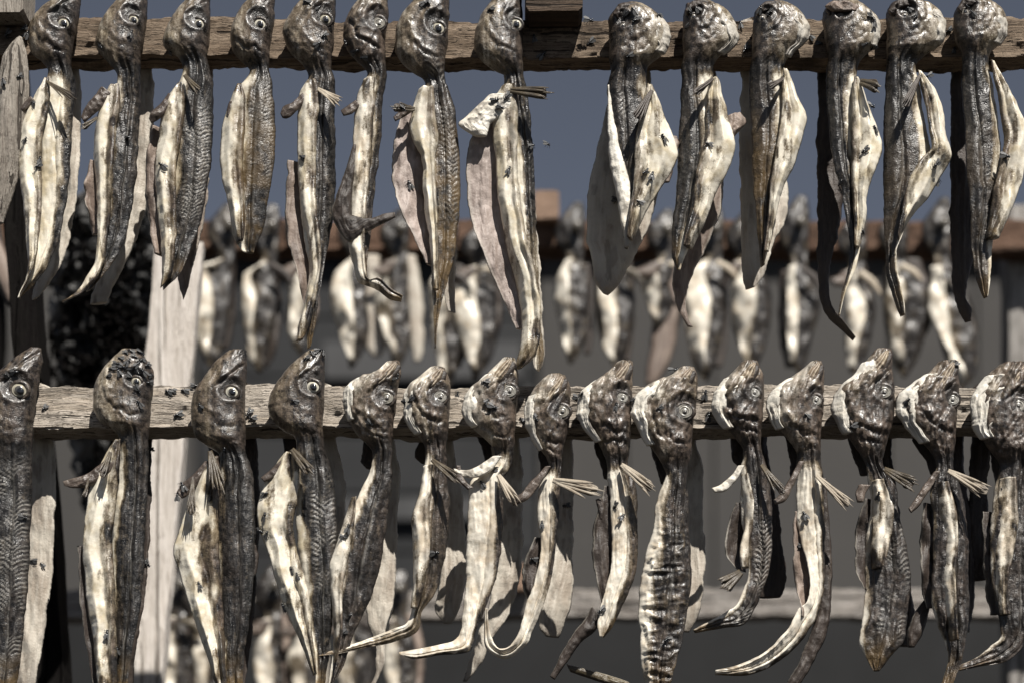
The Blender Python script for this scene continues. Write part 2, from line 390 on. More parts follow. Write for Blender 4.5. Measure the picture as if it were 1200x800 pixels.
def fish(row, label, body, head_y, eye_at, flap=None, rear=None, cavity=None, fins=(), nubs=(), extra=(), gill=False, jaw=False,
         mirror=False, pale=(.0, .0), chev=0.0, chevu=(.35, 1.0), chevv=(.3, .8), wr=1.0, trans=0.0, dry=False, stain=0.0, skin=None,
         rear_mat='flesh', flap_pale=1.0, flap_dark=.0, headpale=.25, fdepth=0.0, cav_mat='flesh_pink', seed=0, flap_stain=0.0, body_low=0.0, rear_d=None, dark=0.0):
    chev = chev if chev >= .7 else chev * .45
    seed = seed * 101 + len(FISH) * 37
    y0, y1 = head_y
    xm = .5 * (interp_edge(body, y1, 1) + interp_edge(body, y1, 2))
    root = empty('dried_fish', P(xm, RAIL_TOP[row], -.012))
    tag(root, label, 'fish', 'split fish hung along the upper rail' if row == 'u' else 'split fish hung along the lower rail')
    ex, ey, er = eye_at
    hv = random.Random(seed + 5); g1, g2, g3 = hv.uniform(.36, .44), hv.uniform(.50, .60), hv.uniform(.3, 1.4); m3 = hv.uniform(.4, 1.5); lump = hv.uniform(.6, 1.4); gt0, gt1, gw = hv.uniform(-.03, .10), hv.uniform(-.14, .06), hv.uniform(.65, 1.25)
    ms = M[skin] if skin else (M['skin_dry'] if dry else M['skin'])
    sgn = -1 if mirror else 1
    hb = y1
    def chev_win(uu, V, X, Y):
        w = sstep(chevu[0] - .08, chevu[0] + .08, uu) * (1 - sstep(chevu[1] - .1, chevu[1] + .02, uu)) * sstep(chevv[0] - .05, chevv[0] + .06, V) * (1 - sstep(chevv[1] - .1, chevv[1], V))
        return w * sstep(.50 - .14 * chev, .74 - .14 * chev, fbm(X / 16, Y / 26, seed + 61, 3))
    def chev_wave(uu, X, Y):
        c = .5 * (chevu[0] + chevu[1]) + .04
        bend = np.abs(uu - c) - .6 * np.maximum(0, np.abs(uu - c) - .20)
        return np.sin(2 * np.pi * (Y + 38 * bend + 6 * fbm(X / 14, Y / 14, seed)) / (5.0 + .8 * math.sin(seed)))
    def disp(X, Y, U, V, vp):
        uu = 1 - U if mirror else U
        head = 1 - sstep(hb - 8, hb + 8, Y)
        k = (.0012 if dry else .0006) * wr
        out = (fbm(X / 16, Y / 30, seed) - .5) * .0040 * (1 - head * .5)
        out += (ridged(X / 7 + .3 * fbm(X/20, Y/20, seed+2), Y / 34, seed + 3) - .5) * k * 2.0
        out += (ridged(X / 3.4, Y / 9, seed + 4, 2) - .5) * k * .8
        # long folds down the neck and flank
        neck = np.exp(-((Y - hb - 22) / 32) ** 2)
        out += neck * (ridged(U * 4.5 + .4 * noise(Y / 20, 0 * Y, seed), Y / 60, seed + 7, 2) - .5) * .0040
        fu = .58 + .10 * (noise(Y / 60, 0 * Y, seed + 51) - .5)
        out -= (1 - head) * .0024 * np.exp(-((uu - fu) / .035) ** 2)
        out += (1 - head) * .0016 * np.exp(-((uu - fu - .16) / .09) ** 2)
        # head: swollen gill cover, one groove round the cheek, eye socket
        wx_ = (fbm(X / 10, Y / 10, seed + 1) - .5) * 12
        r = np.hypot(X - ex, (Y - ey)); H = (y1 - y0)
        out += head * .0035 * sstep(y0, y0 + H * .6, Y)
        out -= head * .0042 * np.exp(-(r / (er * 1.45)) ** 4)
        out += head * .0016 * np.exp(-((r - er * 1.75) / 3.0) ** 2)
        ang = (Y - ey) * .42 - (X - ex) * sgn * .90 - 4
        rg_ = r + wx_
        out -= head * (.0018 if dry else .0011) * g3 * np.exp(-((rg_ - H * g1) / 2.0) ** 2) * sstep(0, 12, ang)
        out += head * .0014 * g3 * np.exp(-((rg_ - H * (g1 - .06)) / 4.0) ** 2) * sstep(0, 12, ang)
        out -= head * (.0020 if dry else .0007) * np.exp(-((rg_ - H * g2) / 1.8) ** 2) * sstep(4, 16, ang)
        # mouth: a slanting groove from the snout
        mx = (X - ex) * sgn; line = (Y - (ey + 2)) * .75 + (mx + er * 2.2) * .7 + wx_ * .25
        out -= m3 * head * .0026 * np.exp(-(line / 1.7) ** 2) * sstep(ey + 6, ey - 8, Y)
        ax_ = (Y - y0) * .75 - mx * .55; pp_ = mx * .8 + (Y - y0) * .55
        out += head * (ridged(pp_ / 6.5 + .5 * fbm(X / 14, Y / 14, seed + 12), ax_ / 60, seed + 16, 3) - .5) * (.0030 if dry else .0016 if mirror else .0005)
        out += head * lump * (ridged(X / 15, Y / 15, seed + 18, 2) - .5) * (.0022 if dry else .0013 if mirror else .0009)
        out += head * (ridged((mx + .5 * (Y - y0)) / (5 if dry else 8), (Y - mx) / 40, seed + 11, 2) - .5) * (.0048 if dry else .0018) * (1 - sstep(y0 + H * .3, y0 + H * .62, Y))
        out += sstep(.62, .85, V) * (ridged(U * 2.6 + noise(V * 5, 0 * V, seed + 81), V * 6, seed + 82, 2) - .5) * (.0042 if dry else .0024)
        if chev:
            win = chev_win(uu, V, X, Y)
            out += win * min(chev, 1.3) * .00065 * chev_wave(uu, X, Y)
        if trans:
            wv = Y / 6.6 + 1.5 * fbm(X / 20, Y / 24, seed + 13) + .35 * np.sin(X / 9)
            out += trans * sstep(.42, .55, V) * ((1 - np.abs(2 * noise(wv, U * 3.0, seed + 14) - 1)) ** 2 - .4) * .0030
            out += trans * sstep(.42, .55, V) * (ridged(U * 3, Y / 5, seed + 15, 2) - .5) * .0026
        return out
    def att(X, Y, U, V, vp):
        uu = 1 - U if mirror else U
        head = 1 - sstep(hb - 6, hb + 6, Y)
        nz = (fbm(X / 14, Y / 40, seed + 21) - .5)
        a, b = pale
        pl = (1 - sstep(a - .08, b + .08, uu + nz * .35)) if b > 0 else 0 * U
        pl = pl * sstep(hb + 4, hb + 30, Y)
        pl = np.maximum(pl, body_low * sstep(.5, .75, V))
        r = np.hypot(X - ex, Y - ey)
        hp = headpale * (1.5 * sstep(.75, .15, uu) + .5 * fbm(X / 9, Y / 9, seed + 22))
        if dry: hp = hp * .55 + .42 * ridged(X / 6, Y / 9, seed + 23, 2) * (1 - sstep(y0 + (y1-y0)*.3, y0 + (y1-y0)*.5, Y))
        pl = pl * (1 - head) + head * hp
        if trans: pl = pl + .14 * sstep(.45, .8, (1 - np.abs(2 * noise(Y / 6.6 + 1.5 * fbm(X / 20, Y / 24, seed + 13) + .35 * np.sin(X / 9), U * 3.0, seed + 14) - 1)) ** 2) * sstep(.42, .55, V)
        pl = pl + .16 * sstep(.62, .85, ridged(X / 6, Y / 60, seed + 24, 2)) - dark
        brn = head * (.75 if dry else .45) * sstep(.25, .6, fbm(X / 18, Y / 18, seed + 72) + .1) * (1 - .8 * np.exp(-(r / (er * 1.7)) ** 4)) + (1 - head) * (.35 if dry else .15) * sstep(.4, .7, fbm(X / 14, Y / 40, seed + 73))
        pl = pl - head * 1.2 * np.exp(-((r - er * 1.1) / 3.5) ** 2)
        rid = 0 * U
        if chev:
            rid = chev_win(uu, V, X, Y) * sstep(.25, .95, chev_wave(uu, X, Y)) * min(1, chev) * (.5 + .5 * noise(X / 5, Y / 5, seed + 63))
        # pale line along the flank
        rid = np.maximum(rid, .35 * noise(Y / 14, X / 30, seed + 71) * np.exp(-((uu - .62 - .1 * nz) / .022) ** 2) * sstep(hb + 20, hb + 60, Y))
        return {'pale': pl, 'ridge': rid, 'brown': brn, 'stain': np.maximum(stain * (1 - head) * sstep(.25, .7, V), .75 * sstep(.86, .99, V))}
    mk('body', root, ms, body, d=-.018, bulge=.016, back=.014, disp=disp, attrs=att, jit=1.4, seed=seed, twist=.008,
       thickf=lambda y: 1 - .40 * sstep(hb - 2, hb + 40, y) - .30 * sstep(.55, .8, (y - y0) / (max(q[0] if len(q) == 3 else q[1] for q in body) - y0)))
    # eye sits in its socket
    xl, xr = interp_edge(body, ey, 1), interp_edge(body, ey, 2); u = np.clip((ex - xl) / (xr - xl), .05, .95)
    th = min(.016, .3 * (xr - xl) / 1000) * (1 - abs(2 * u - 1) ** 2.3) ** .62
    eye(root, ex, ey, er * (.66 if mirror else .84), -.018 - th * .93 - .0006, dry, mirror, sgn)
    fd = -.027 + fdepth
    if flap:
        fwid = max(abs((q[2] if len(q) == 3 or isinstance(q[-1], dict) else q[2]) - (q[1] if len(q) == 3 else q[0])) for q in flap)
        cz = float(np.clip((fwid - 10) / 34, .12, 1))
        def fdisp(X, Y, U, V, vp):
            uu = 1 - U if mirror else U
            nn = .25 * (fbm(Y / 40, 0 * Y, seed + 35) - .5)
            out = (fbm(X / 14, Y / 34, seed + 31) - .5) * .0055
            out += cz * .0050 * np.clip(1 - np.abs(uu - .34 - nn) / .26, 0, 1) ** 1.3 - cz * .0034 * np.exp(-((uu - .66 - nn) / .06) ** 2) + cz * .0022 * np.exp(-((uu - .88 - nn) / .07) ** 2)
            out += (ridged(X / 8, Y / 22, seed + 32) - .5) * (.0020 if dry else .0008) * wr
            return out
        def fatt(X, Y, U, V, vp):
            uu = 1 - U if mirror else U
            nz = fbm(X / 12, Y / 30, seed + 33) - .5
            pl = flap_pale + .1 - (flap_dark + .25) * sstep(.40, 1.0, uu + nz * .6) - .45 * sstep(.72, 1.0, V) - .40 * sstep(.52, .72, fbm(X / 11, Y / 26, seed + 34)) - .22 * sstep(.55, .8, ridged(X / 4, Y / 40, seed + 37, 2)) - dark - .25 * sstep(.12, .0, V)
            return {'pale': pl, 'brown': .7 * sstep(.40, .9, uu + nz * .8) * sstep(.3, .7, fbm(X / 10, Y / 26, seed + 36)), 'stain': np.maximum(flap_stain * sstep(.2, .7, uu + nz), .7 * sstep(.9, 1.0, V))}
        mk('belly_flap', root, ms, flap, d=fd, bulge=.0055, back=.004, twist=.009, disp=fdisp, attrs=fatt, jit=1.0, seed=seed + 3, tilt=-.008 * sgn)
    if cavity:
        mk('cavity_wall', root, M[cav_mat], cavity, d=-.010, bulge=.003, back=.002, jit=1.8, twist=.016,
           disp=lambda X, Y, U, V, vp: (fbm(X / 10, Y / 30, seed + 44) - .5) * .008 + (ridged(X / 4, Y / 22, seed + 45, 2) - .5) * .0016, seed=seed + 5, tilt=.010 * sgn,
           attrs=lambda X, Y, U, V, vp: {'ridge': .5 * sstep(.12, .0, (1 - U if mirror else U)), 'stain': .5 * sstep(.6, .75, fbm(X/12, Y/20, seed+6))})
    if rear:
        rd = RAIL_D[row] + (.006 if rear_d is None else rear_d); rt = RAIL_TOP[row]; a = rear[0]
        xl, xr = (a[1], a[2]) if len(a) == 3 else (a[0], a[2])
        h0, h1 = interp_edge(body, rt + 4, 1) + 8, interp_edge(body, rt + 4, 2) - 7
        sl, sr = min(max(xl + 2, h0), h1 - 12), max(min(xr - 8, h1), h0 + 12)
        pre = [(rt + 18, sl, sr, {'d': -.007 - rd}), (rt - 1, sl, sr, {'d': -.007 - rd}), (rt - 5, sl, sr, {'d': -rd * .5}), (rt + 2, xl, xr - 3, {'d': -.001})]
        mk('back_fillet', root, M[rear_mat], pre + list(rear), d=rd, bulge=.004, back=.004, jit=2.0, seed=seed + 7, capf=.2, twist=.009,
           disp=lambda X, Y, U, V, vp: (fbm(X / 12, Y / 40, seed + 8) - .5) * .006 + (ridged(X / 5, Y / 30, seed + 9, 2) - .5) * .0016,
           attrs=lambda X, Y, U, V, vp: {'ridge': .7 * np.maximum(sstep(.10, .0, U), sstep(.90, 1.0, U)) * (rear_mat != 'flesh_dark'), 'stain': .6 * sstep(.86, 1.0, V) + .4 * sstep(.62, .72, fbm(X/8, Y/25, seed+10))})
    for st, mt, nm, dd in nubs:
        if nm == 'collar_bone':
            st = [tuple(q) if len(q) == 4 else (q[1], q[0], q[2], q[0]) for q in st]
            st = [(a_ + (c_ - a_) * .16, b_ + (e_ - b_) * .16, c_ - (c_ - a_) * .16, e_ - (e_ - b_) * .16) for a_, b_, c_, e_ in st]
        mk(nm, root, M[mt], st, d=-.030 + dd, bulge=.005, back=.004, jit=1.6, seed=seed + 12, step=1.2, capf=.22,
           disp=lambda X, Y, U, V, vp: (fbm(X / 9, Y / 9, seed + 13) - .5) * .005 + (ridged(X / 3 , Y / 6, seed + 15, 2) - .5) * .0015,
           attrs=lambda X, Y, U, V, vp: {'stain': .7 * sstep(.5, .7, fbm(X / 6, Y / 6, seed + 14)) + 0 * U})
    for st, mt in fins:
        x0, y0f, x1, y1f, w = st
        fr = random.Random(seed + int(x0)); V_, F_, UV_, A_ = [], [], [], None; off = 0
        nr = 7
        an = math.atan2(y1f - y0f, x1 - x0); l = math.hypot(x1 - x0, y1f - y0f); nx, ny = -math.sin(an), math.cos(an); rows = []
        for t, ww, dd in ((.05, .30, -.001), (.3, .62, -.0075), (.6, .95, -.0125), (.80, 1.0, -.0155), (.88, .7, -.0165)):
            cx, cy, h = x0 + math.cos(an) * l * t, y0f + math.sin(an) * l * t, w * ww / 2
            rows.append((cx + nx * h, cy + ny * h, cx - nx * h, cy - ny * h, {'d': dd + .0006}))
        v_, f_, uv_, a_ = ribbon(rows, d=-.032, bulge=.0005, back=.0004, jit=2.4, seed=seed + 7, step=.9, capf=.25, attrs=lambda X, Y, U, V, vp: {'stain': .55 + .35 * sstep(.4, .7, fbm(X / 3, Y / 3, seed))})
        V_.append(v_); F_ += [[ii for ii in ff] for ff in f_]; UV_.append(uv_); off = len(v_); A_ = a_
        for k in range(nr):
            q = (k - (nr - 1) / 2) / ((nr - 1) / 2)
            an = math.atan2(y1f - y0f, x1 - x0) + q * math.radians(1.2 * w) * .55; l = math.hypot(x1 - x0, y1f - y0f) * fr.uniform(.78, 1.08) * (1 - .12 * q * q)
            dx, dy = math.cos(an) * l, math.sin(an) * l; nx, ny = -math.sin(an), math.cos(an)
            rows = []; bend = fr.uniform(-3, 4)
            for t, ww, dd in ((0, .22, 0), (.2, .26, -.006), (.55, .26, -.012), (.85, .20, -.017), (1.0, .05, -.018)):
                cx = x0 + dx * t + nx * q * w * .12 + nx * bend * t * t; cy = y0f + dy * t + ny * q * w * .12 + ny * bend * t * t; h = w * ww / 2
                rows.append((cx + nx * h, cy + ny * h, cx - nx * h, cy - ny * h, {'d': dd - .0012 * (k % 2)}))
            v_, f_, uv_, a_ = ribbon(rows, d=-.032, bulge=.0013, back=.0008, jit=1.0, seed=seed + 17 + k, step=.9, capf=.25,
               disp=lambda X, Y, U, V, vp: .0006 * np.sin(U * 2 * np.pi * 2),
               attrs=lambda X, Y, U, V, vp: {'stain': .6 * sstep(.75, 1.0, V) + .5 * sstep(.2, -.6, np.sin(U * 2 * np.pi * 2)), 'ridge': (.30 if mt == 'fin_pale' else .12) * sstep(.4, .9, np.sin(U * 2 * np.pi * 2))})
            V_.append(v_); F_ += [[ii + off for ii in ff] for ff in f_]; UV_.append(uv_); off += len(v_)
            A_ = a_ if A_ is None else {kk: np.concatenate([A_[kk], a_[kk]]) for kk in A_}
        V_ = np.concatenate(V_); link_mesh('pectoral_fin_or_shadow', V_, F_, M[mt], parent=root, uvs=np.concatenate(UV_), attrs=A_); WORLD.append((V_, F_))  # some flesh_dark ones stand in for a fin's cast shadow
    for st, mt, nm, dd in extra:
        mk(nm, root, M[mt], st, d=dd, bulge=.006, back=.004, jit=1.4, seed=seed + 19,
           disp=lambda X, Y, U, V, vp: (fbm(X / 9, Y / 18, seed + 20) - .5) * .005 + (ridged(X / 5, Y / 12, seed + 25, 2) - .5) * .002,
           attrs=lambda X, Y, U, V, vp: {'pale': (.9 if not dark else .5) - .5 * sstep(.55, 1.0, U + .5 * (fbm(X/10, Y/20, seed+26) - .5)), 'stain': .7 * sstep(.85, 1.0, V) + 0 * U, 'ridge': .5 * sstep(.1, 0, U)})
    if mirror:
        xl, xr = interp_edge(body, y0 + 8, 1), interp_edge(body, y0 + 8, 2)
        rows = [(xl + 1, y0 + 8, xl + 6, y0 + 15), (xl + 9, y0 - 3, xl + 10, y0 + 9), (xl + 20, y0 - 5, xl + 21, y0 + 5), (xl + 30, y0 - 3, xl + 30, y0 + 4), (xl + 38, y0, xl + 37, y0 + 4)]
        rows = [(c_, e_, a_, b_) for a_, b_, c_, e_ in rows]
        mk('head_crust', root, M['flesh_dark'], rows, d=-.030, bulge=.006, back=.012, jit=3.0, seed=seed + 91, step=1.1,
           disp=lambda X, Y, U, V, vp: (ridged(X / 5, Y / 5, seed + 92) - .5) * .006)
    if gill or mirror:
        rows = []
        H = y1 - y0
        for t0_ in (.14, .24, .36, .5, .62, .74, .84):
            t = .14 + gt0 + (t0_ - .14) * (.70 + gt1 - gt0) / .70
            y = y0 + H * t; xl = interp_edge(body, y, 1); xr = interp_edge(body, y, 2)
            w = gw * (xr - xl) * (.52 if t < .3 else .34 if t < .6 else .22) * (.7 if t < .2 else 1)
            if mirror: rows.append((y, xr + 2 - max(4, w * .8), xr + 2))
            else: rows.append((y, xl - 2.5, xl - 2.5 + max(4, w)))
        gr = lambda X, Y, U, V: ridged(U * 3.4 + .7 * noise(Y / 26, 0 * Y, seed) + .3 * fbm(X / 6, Y / 12, seed + 1), V * 1.3, seed + 2, 2)
        mk('gill_membrane', root, M['gill'], rows, d=-.027, bulge=.006, back=.005, jit=2.2, seed=seed + 27, step=1.1, tilt=-.008 * sgn,
           disp=lambda X, Y, U, V, vp: (gr(X, Y, U, V) - .5) * .0042 + (fbm(X / 7, Y / 14, seed + 28) - .5) * .004,
           attrs=lambda X, Y, U, V, vp: {'stain': np.clip((.55 + dark) * sstep(.70, 1.0, (1 - U if mirror else U) + .5 * (fbm(X/6, Y/10, seed+29) - .5)) + .6 * sstep(.5, .3, gr(X, Y, U, V)) + dark * .6 + (.45 if mirror else 0), 0, .95)})
    if row == 'l':
        hx = interp_edge(body, 490, 1); nx_ = interp_edge(body, y1 + 8, 1); lb = hv.uniform(4, 16)
        mk('far_gill_lobe', root, M['flesh_dark'], [(478, hx + 10, nx_ + 16), (502, hx + 9, nx_ + 16), (516, hx + 11 + lb * .4, nx_ + 14), (530 + lb * .5, nx_ - 16 + lb * .4, nx_ + 12), (y1 + 16 + lb, nx_ - 4, nx_ + 8)], d=.056, bulge=.004, back=.006, jit=2.4, seed=seed + 95, step=1.5, twist=.008)
    if jaw:
        xr = interp_edge(body, y0 + 3, 2)
        tx, ty = xr - 5, y0 + 1
        bx, by = ex - er * 2.6, ey - er * .7
        dx, dy = bx - tx, by - ty; l = math.hypot(dx, dy); nx, ny = dy / l, -dx / l
        rows = []
        for t, w in ((0, 4), (.12, 9), (.4, 12), (.7, 10), (.95, 6), (1.02, 2)):
            cx, cy = tx + dx * t, ty + dy * t + 3 * math.sin(t * 3.1)
            rows.append((cx - nx * w * .5, cy - ny * w * .5, cx + nx * w * .5, cy + ny * w * .5))
        gp = [(q[0] + 5 * .8, q[1] + 5 * .6, q[2] + 5.5 * .8, q[3] + 5.5 * .6) for q in rows]
        mk('mouth', root, M['flesh_dark'], gp, d=-.0285, bulge=.004, back=.006, jit=1.2, seed=seed + 47, step=1.2)
        mk('jaw', root, M['jaw'], rows, d=-.032, bulge=.006, back=.006, jit=1.2, seed=seed + 41, step=1.0,
           disp=lambda X, Y, U, V, vp: .0014 * np.sin(U * 2 * np.pi * 3 + 3 * noise(V * 4, 0 * V, seed)) + (fbm(X / 5, Y / 5, seed + 42) - .5) * .004,
           attrs=lambda X, Y, U, V, vp: {'ridge': .5 * sstep(.2, .9, np.sin(U * 2 * np.pi * 3 + 3 * noise(V * 4, 0 * V, seed))), 'stain': .7 * sstep(.1, -.7, np.sin(U * 2 * np.pi * 3 + 3 * noise(V * 4, 0 * V, seed))) + dark * .5})
    FISH.append(root)
    return root

# ------------------------------------------------------------------ upper rail, left to right
fish('u', 'split fish with a pale belly and a greenish fin across its neck, first on upper rail',
     [(-12,74,95),(0,61,95),(15,45,94),(35,34,91),(50,34,87),(64,39,84),(74,50,83),(85,57,85),(100,54,87),(130,48,86),(165,45,84),(210,46,82),(260,44,74),(300,38,62),(330,28,44),(349,20,24)],
     (-14, 76), (75,28,8), flap=[(92,50,58),(110,40,60),(135,28,56),(165,20,50),(185,20,50),(230,25,50),(290,30,46),(325,28,38),(347,21,26)],
     rear=[(75,70,92),(100,80,94),(160,82,94),(230,74,91),(290,55,80),(325,42,66),(350,36,46)], pale=(.5,.9), chev=.5, chevv=(.45,.75), flap_dark=.25,
     fins=[((54,95,88,117,6),'fin_dark')], nubs=[([(34,112,44,120),(28,118,36,126),(22,126,28,132)],'collar','collar_bone',.002)])
fish('u', 'split fish with thin tail tip curling out to the left, second on upper rail',
     [(-12,150,174),(0,137,173),(20,122,173),(40,113,170),(52,111,168),(64,117,166),(76,129,165),(88,137,164),(110,138,164),(150,132,162),(200,126,160),(250,124,153),(300,114,138),(325,108,122),(340,100,108)],
     (-14, 78), (157,24,7), flap=[(100,126,140),(120,118,142),(150,110,138),(175,108,136),(230,112,132),(280,114,126),(310,110,121),(98,326,112,332),(86,342,94,348),(72,352,74,356)],
     cavity=[(190,106,116),(215,101,116),(245,103,118),(275,108,120)],
     rear=[(80,150,178),(105,160,181),(150,160,181),(220,146,175),(280,130,160),(315,120,145),(340,108,132),(356,104,126)], pale=(.12,.3), flap_dark=.3, chev=.2,
     nubs=[([(116,100,134,112),(106,112,122,128),(97,124,108,140),(94,136,100,146)],'collar','collar_bone',0)], fins=[((114,138,95,152,7),'fin_dark')])
fish('u', 'split fish with strong pale chevron ridges on its flank, third on upper rail',
     [(-10,222,247),(0,218,247),(15,205,247),(35,194,246),(50,191,245),(60,196,244),(68,208,243),(80,214,245),(100,208,250),(130,200,250),(180,196,249),(220,196,244),(260,192,235),(300,190,222),(325,190,210),(338,190,196)],
     (-12, 70), (233,29,8), flap=[(98,206,214),(115,194,218),(135,188,218),(160,184,214),(200,180,208),(250,184,208),(300,188,206),(328,188,200),(336,187,192)],
     cavity=[(150,180,190),(190,172,190),(230,171,190),(270,176,192),(300,182,194)],
     rear=[(85,225,250),(130,228,249),(220,224,244),(270,210,236),(310,206,227),(335,210,222),(350,214,217)], rear_mat='flesh_pink', pale=(.15,.35), chev=1.6, chevu=(.42,.98), chevv=(.42,.82),
     flap_dark=.4, flap_stain=.3, fins=[((216,88,234,110,9),'fin_dark')], nubs=[([(196,108,208,116),(186,120,198,132),(174,132,186,144),(174,138,178,146)],'collar','collar_bone',0)])
fish('u', 'short stubby split fish with olive yellow belly, fourth on upper rail',
     [(-10,298,322),(0,290,323),(15,278,322),(35,271,321),(50,270,318),(62,274,316),(72,283,315),(82,291,315),(90,289,317),(105,276,320),(130,268,322),(160,262,323),(200,262,321),(240,268,314),(265,272,309),(283,276,302),(296,285,297)],
     (-12, 74), (305,29,8), flap=[(100,276,284),(120,268,288),(150,259,288),(180,256,286),(210,260,286),(240,267,288),(268,272,288),(284,276,286)],
     pale=(.3,.55), chev=.9, chevu=(.5,1.0), chevv=(.35,.8), stain=.5, flap_stain=.6, flap_dark=.3, nubs=[([(266,120,276,118),(264,128,274,130),(266,138,270,138)],'collar','collar_bone',0)])
fish('u', 'long split fish with a narrow white belly and a frayed double tail, fifth on upper rail',
     [(-10,365,393),(0,353,393),(15,340,393),(35,332,392),(50,333,391),(65,342,390),(78,357,389),(88,362,391),(110,356,393),(160,352,393),(220,352,393),(260,354,390),(300,360,382),(340,362,376),(380,359,370),(408,359,364)],
     (-12, 80), (381.6,23.6,8), flap=[(95,358,370),(110,350,376),(150,348,372),(200,349,371),(250,352,372),(300,361,377),(350,357,371),(385,348,362),(399,346,355)],
     cavity=[(190,338,356),(240,335,356),(290,339,362),(330,350,366),(360,357,366)], pale=(.1,.2), chev=.35, chevv=(.2,.8), flap_dark=.15,
     nubs=[([(352,108,362,118),(340,118,350,132),(329,126,336,142),(328,132,332,140)],'collar','collar_bone',0)], fins=[((372,104,400,122,9),'fin_pale')])
fish('u', 'twisted narrow split fish with a curled brown skin fold at its waist, sixth on upper rail',
     [(-10,424,455),(0,419,455),(15,408,455),(35,401,453),(50,402,452),(62,409,452),(74,420,452),(85,430,453),(110,420,450),(150,417,447),(200,415,442),(240,411,437),(280,410,434),(305,415,431),(325,420,430)],
     (-12, 76), (444,28,9), flap=[(92,426,440),(115,417,440),(150,414,438),(200,413,434),(240,409,430),(280,408,428),(308,413,428),(330,421,434),(440,338,444,326),(456,350,458,338),(470,353,472,347)],
     pale=(.5,.9), dry=True, flap_dark=.1, extra=[([(170,414,418),(205,402,416),(235,392,412),(250,389,264,0) if False else (252,389,412),(410,284,413,252),(430,272,434,256),(450,262,452,250),(463,255,463,249)],'flesh_dark','skin_fold',-.030)],
     nubs=[([(416,116,424,126),(404,124,412,136),(399,128,403,138)],'collar','collar_bone',0)])
fish('u', 'split fish with a wide pink belly opening and dark pointed tail, seventh on upper rail',
     [(-12,490,526),(0,484,526),(20,469,526),(40,463,525),(58,463,524),(72,470,522),(84,482,521),(94,497,521),(102,499,525),(120,496,531),(160,500,537),(215,500,540),(260,502,537),(300,505,532),(345,507,520),(380,508,513),(408,509,511)],
     (-14, 88), (513.6,34,9), flap=[(104,490,508),(130,482,510),(150,480,512),(166,484,514),(185,494,510),(230,496,512),(290,504,514),(340,507,514)],
     cav_mat='flesh_rose', cavity=[(130,474,492),(160,464,492),(205,460,498),(240,466,502),(280,485,507),(312,500,511)],
     rear=[(90,505,522),(200,512,534),(280,518,535),(320,521,534),(355,523,533),(366,526,534)], pale=(.1,.3), chev=.8, chevu=(.5,1.0), chevv=(.2,.7), stain=.8, flap_stain=.2,
     nubs=[([(478,122,488,130),(468,128,474,140),(460,136,464,144)],'collar','collar_bone',.003)], fins=[((486,128,458,126,10),'fin_dark')])
fish('u', 'largest split fish with a long white belly strip and gaping pink inside, eighth on upper rail',
     [(-12,585,612),(0,577,612),(20,563,613),(40,556,613),(58,556,613),(70,562,613),(80,575,613),(90,592,614),(100,592,617),(130,596,621),(170,602,624),(250,610,628),(330,616,632),(380,622,635),(420,626,637),(434,628,632)],
     (-14, 84), (605,29,8), flap=[(100,588,606),(118,578,608),(145,577,607),(180,580,606),(225,583,608),(275,591,616),(330,605,628),(370,611,634),(400,610,632),(425,605,620),(432,606,611)],
     cav_mat='flesh_rose', cavity=[(140,560,600),(172,550,602),(205,546,602),(260,552,606),(320,573,614),(360,593,620),(386,604,620)], pale=(.2,.4), chev=.3, body_low=.4,
     rear=[(88,590,608),(200,600,622),(330,612,634),(380,616,637),(415,622,638),(432,626,634)],
     nubs=[([(112,572,604),(128,556,598),(138,545,586),(146,538,575),(154,546,572),(160,556,570)],'gill','belly_collar',0)], fins=[((598,106,646,110,13),'fin_dark')])
RM = dict(mirror=True, headpale=.3)
fish('u', 'wide split fish with white back edge and thick white belly, first right of beam end',
     [(8,724,757),(16,717,769),(25,713,780),(40,713,785),(55,713,782),(68,714,772),(78,715,760),(90,714,757),(110,712,757),(130,713,760),(165,715,762),(200,720,758),(240,727,751),(270,730,743),(292,732,736)],
     (8, 80), (730,31,6), flap=[(100,758,766),(115,754,772),(135,750,780),(160,746,790),(180,744,795),(200,743,787),(225,741,770),(250,737,756),(280,734,742)],
     rear=[(80,722,762),(125,712,764),(170,700,770),(215,690,772),(250,688,766),(280,688,754),(310,694,738),(335,700,722),(345,706,713)], pale=(.1,.2), chev=.7, chevu=(.55,.9), chevv=(.35,.6), 
     extra=[([(100,712,715),(140,712,721),(190,714,732),(240,724,742),(275,730,741),(290,732,737)],'gill','white_edge',-.0215)], flap_dark=.12, 
     fins=[((764,106,743,143,9),'flesh_dark')], nubs=[([(160,786,794),(168,784,796),(176,786,794)],'flesh_pink','gut_shred',.012),([(194,780,790),(206,776,787),(214,776,784)],'flesh_pink','gut_shred',.012)], **RM)  # the dark fin here follows the cast shadow of a fin
fish('u', 'fish with dark crusted head and pink fillet tip below tail, second right of beam end',
     [(5,804,836),(12,802,850),(25,800,861),(40,800,865),(52,800,862),(61,800,850),(71,800,839),(82,799,836),(110,798,839),(150,796,845),(200,794,842),(250,790,826),(280,787,814),(300,787,803),(317,794,797)],
     (5, 74), (813,20,6), flap=[(92,832,843),(120,828,850),(150,825,857),(172,822,861),(190,818,857),(225,812,840),(260,806,826),(290,800,811)],
     rear=[(90,806,838),(150,804,842),(215,802,848),(250,796,844),(300,790,822),(330,788,808),(355,792,803),(375,801,808),(383,806,812)], rear_mat='flesh_pink', pale=(.35,.6), chev=.3, flap_dark=.25,
     fins=[((836,92,812,112,8),'flesh_dark')], nubs=[([(850,138,868,132),(848,156,874,143),(852,166,862,160)],'flesh_pink','gut_shred',.012)], **RM)
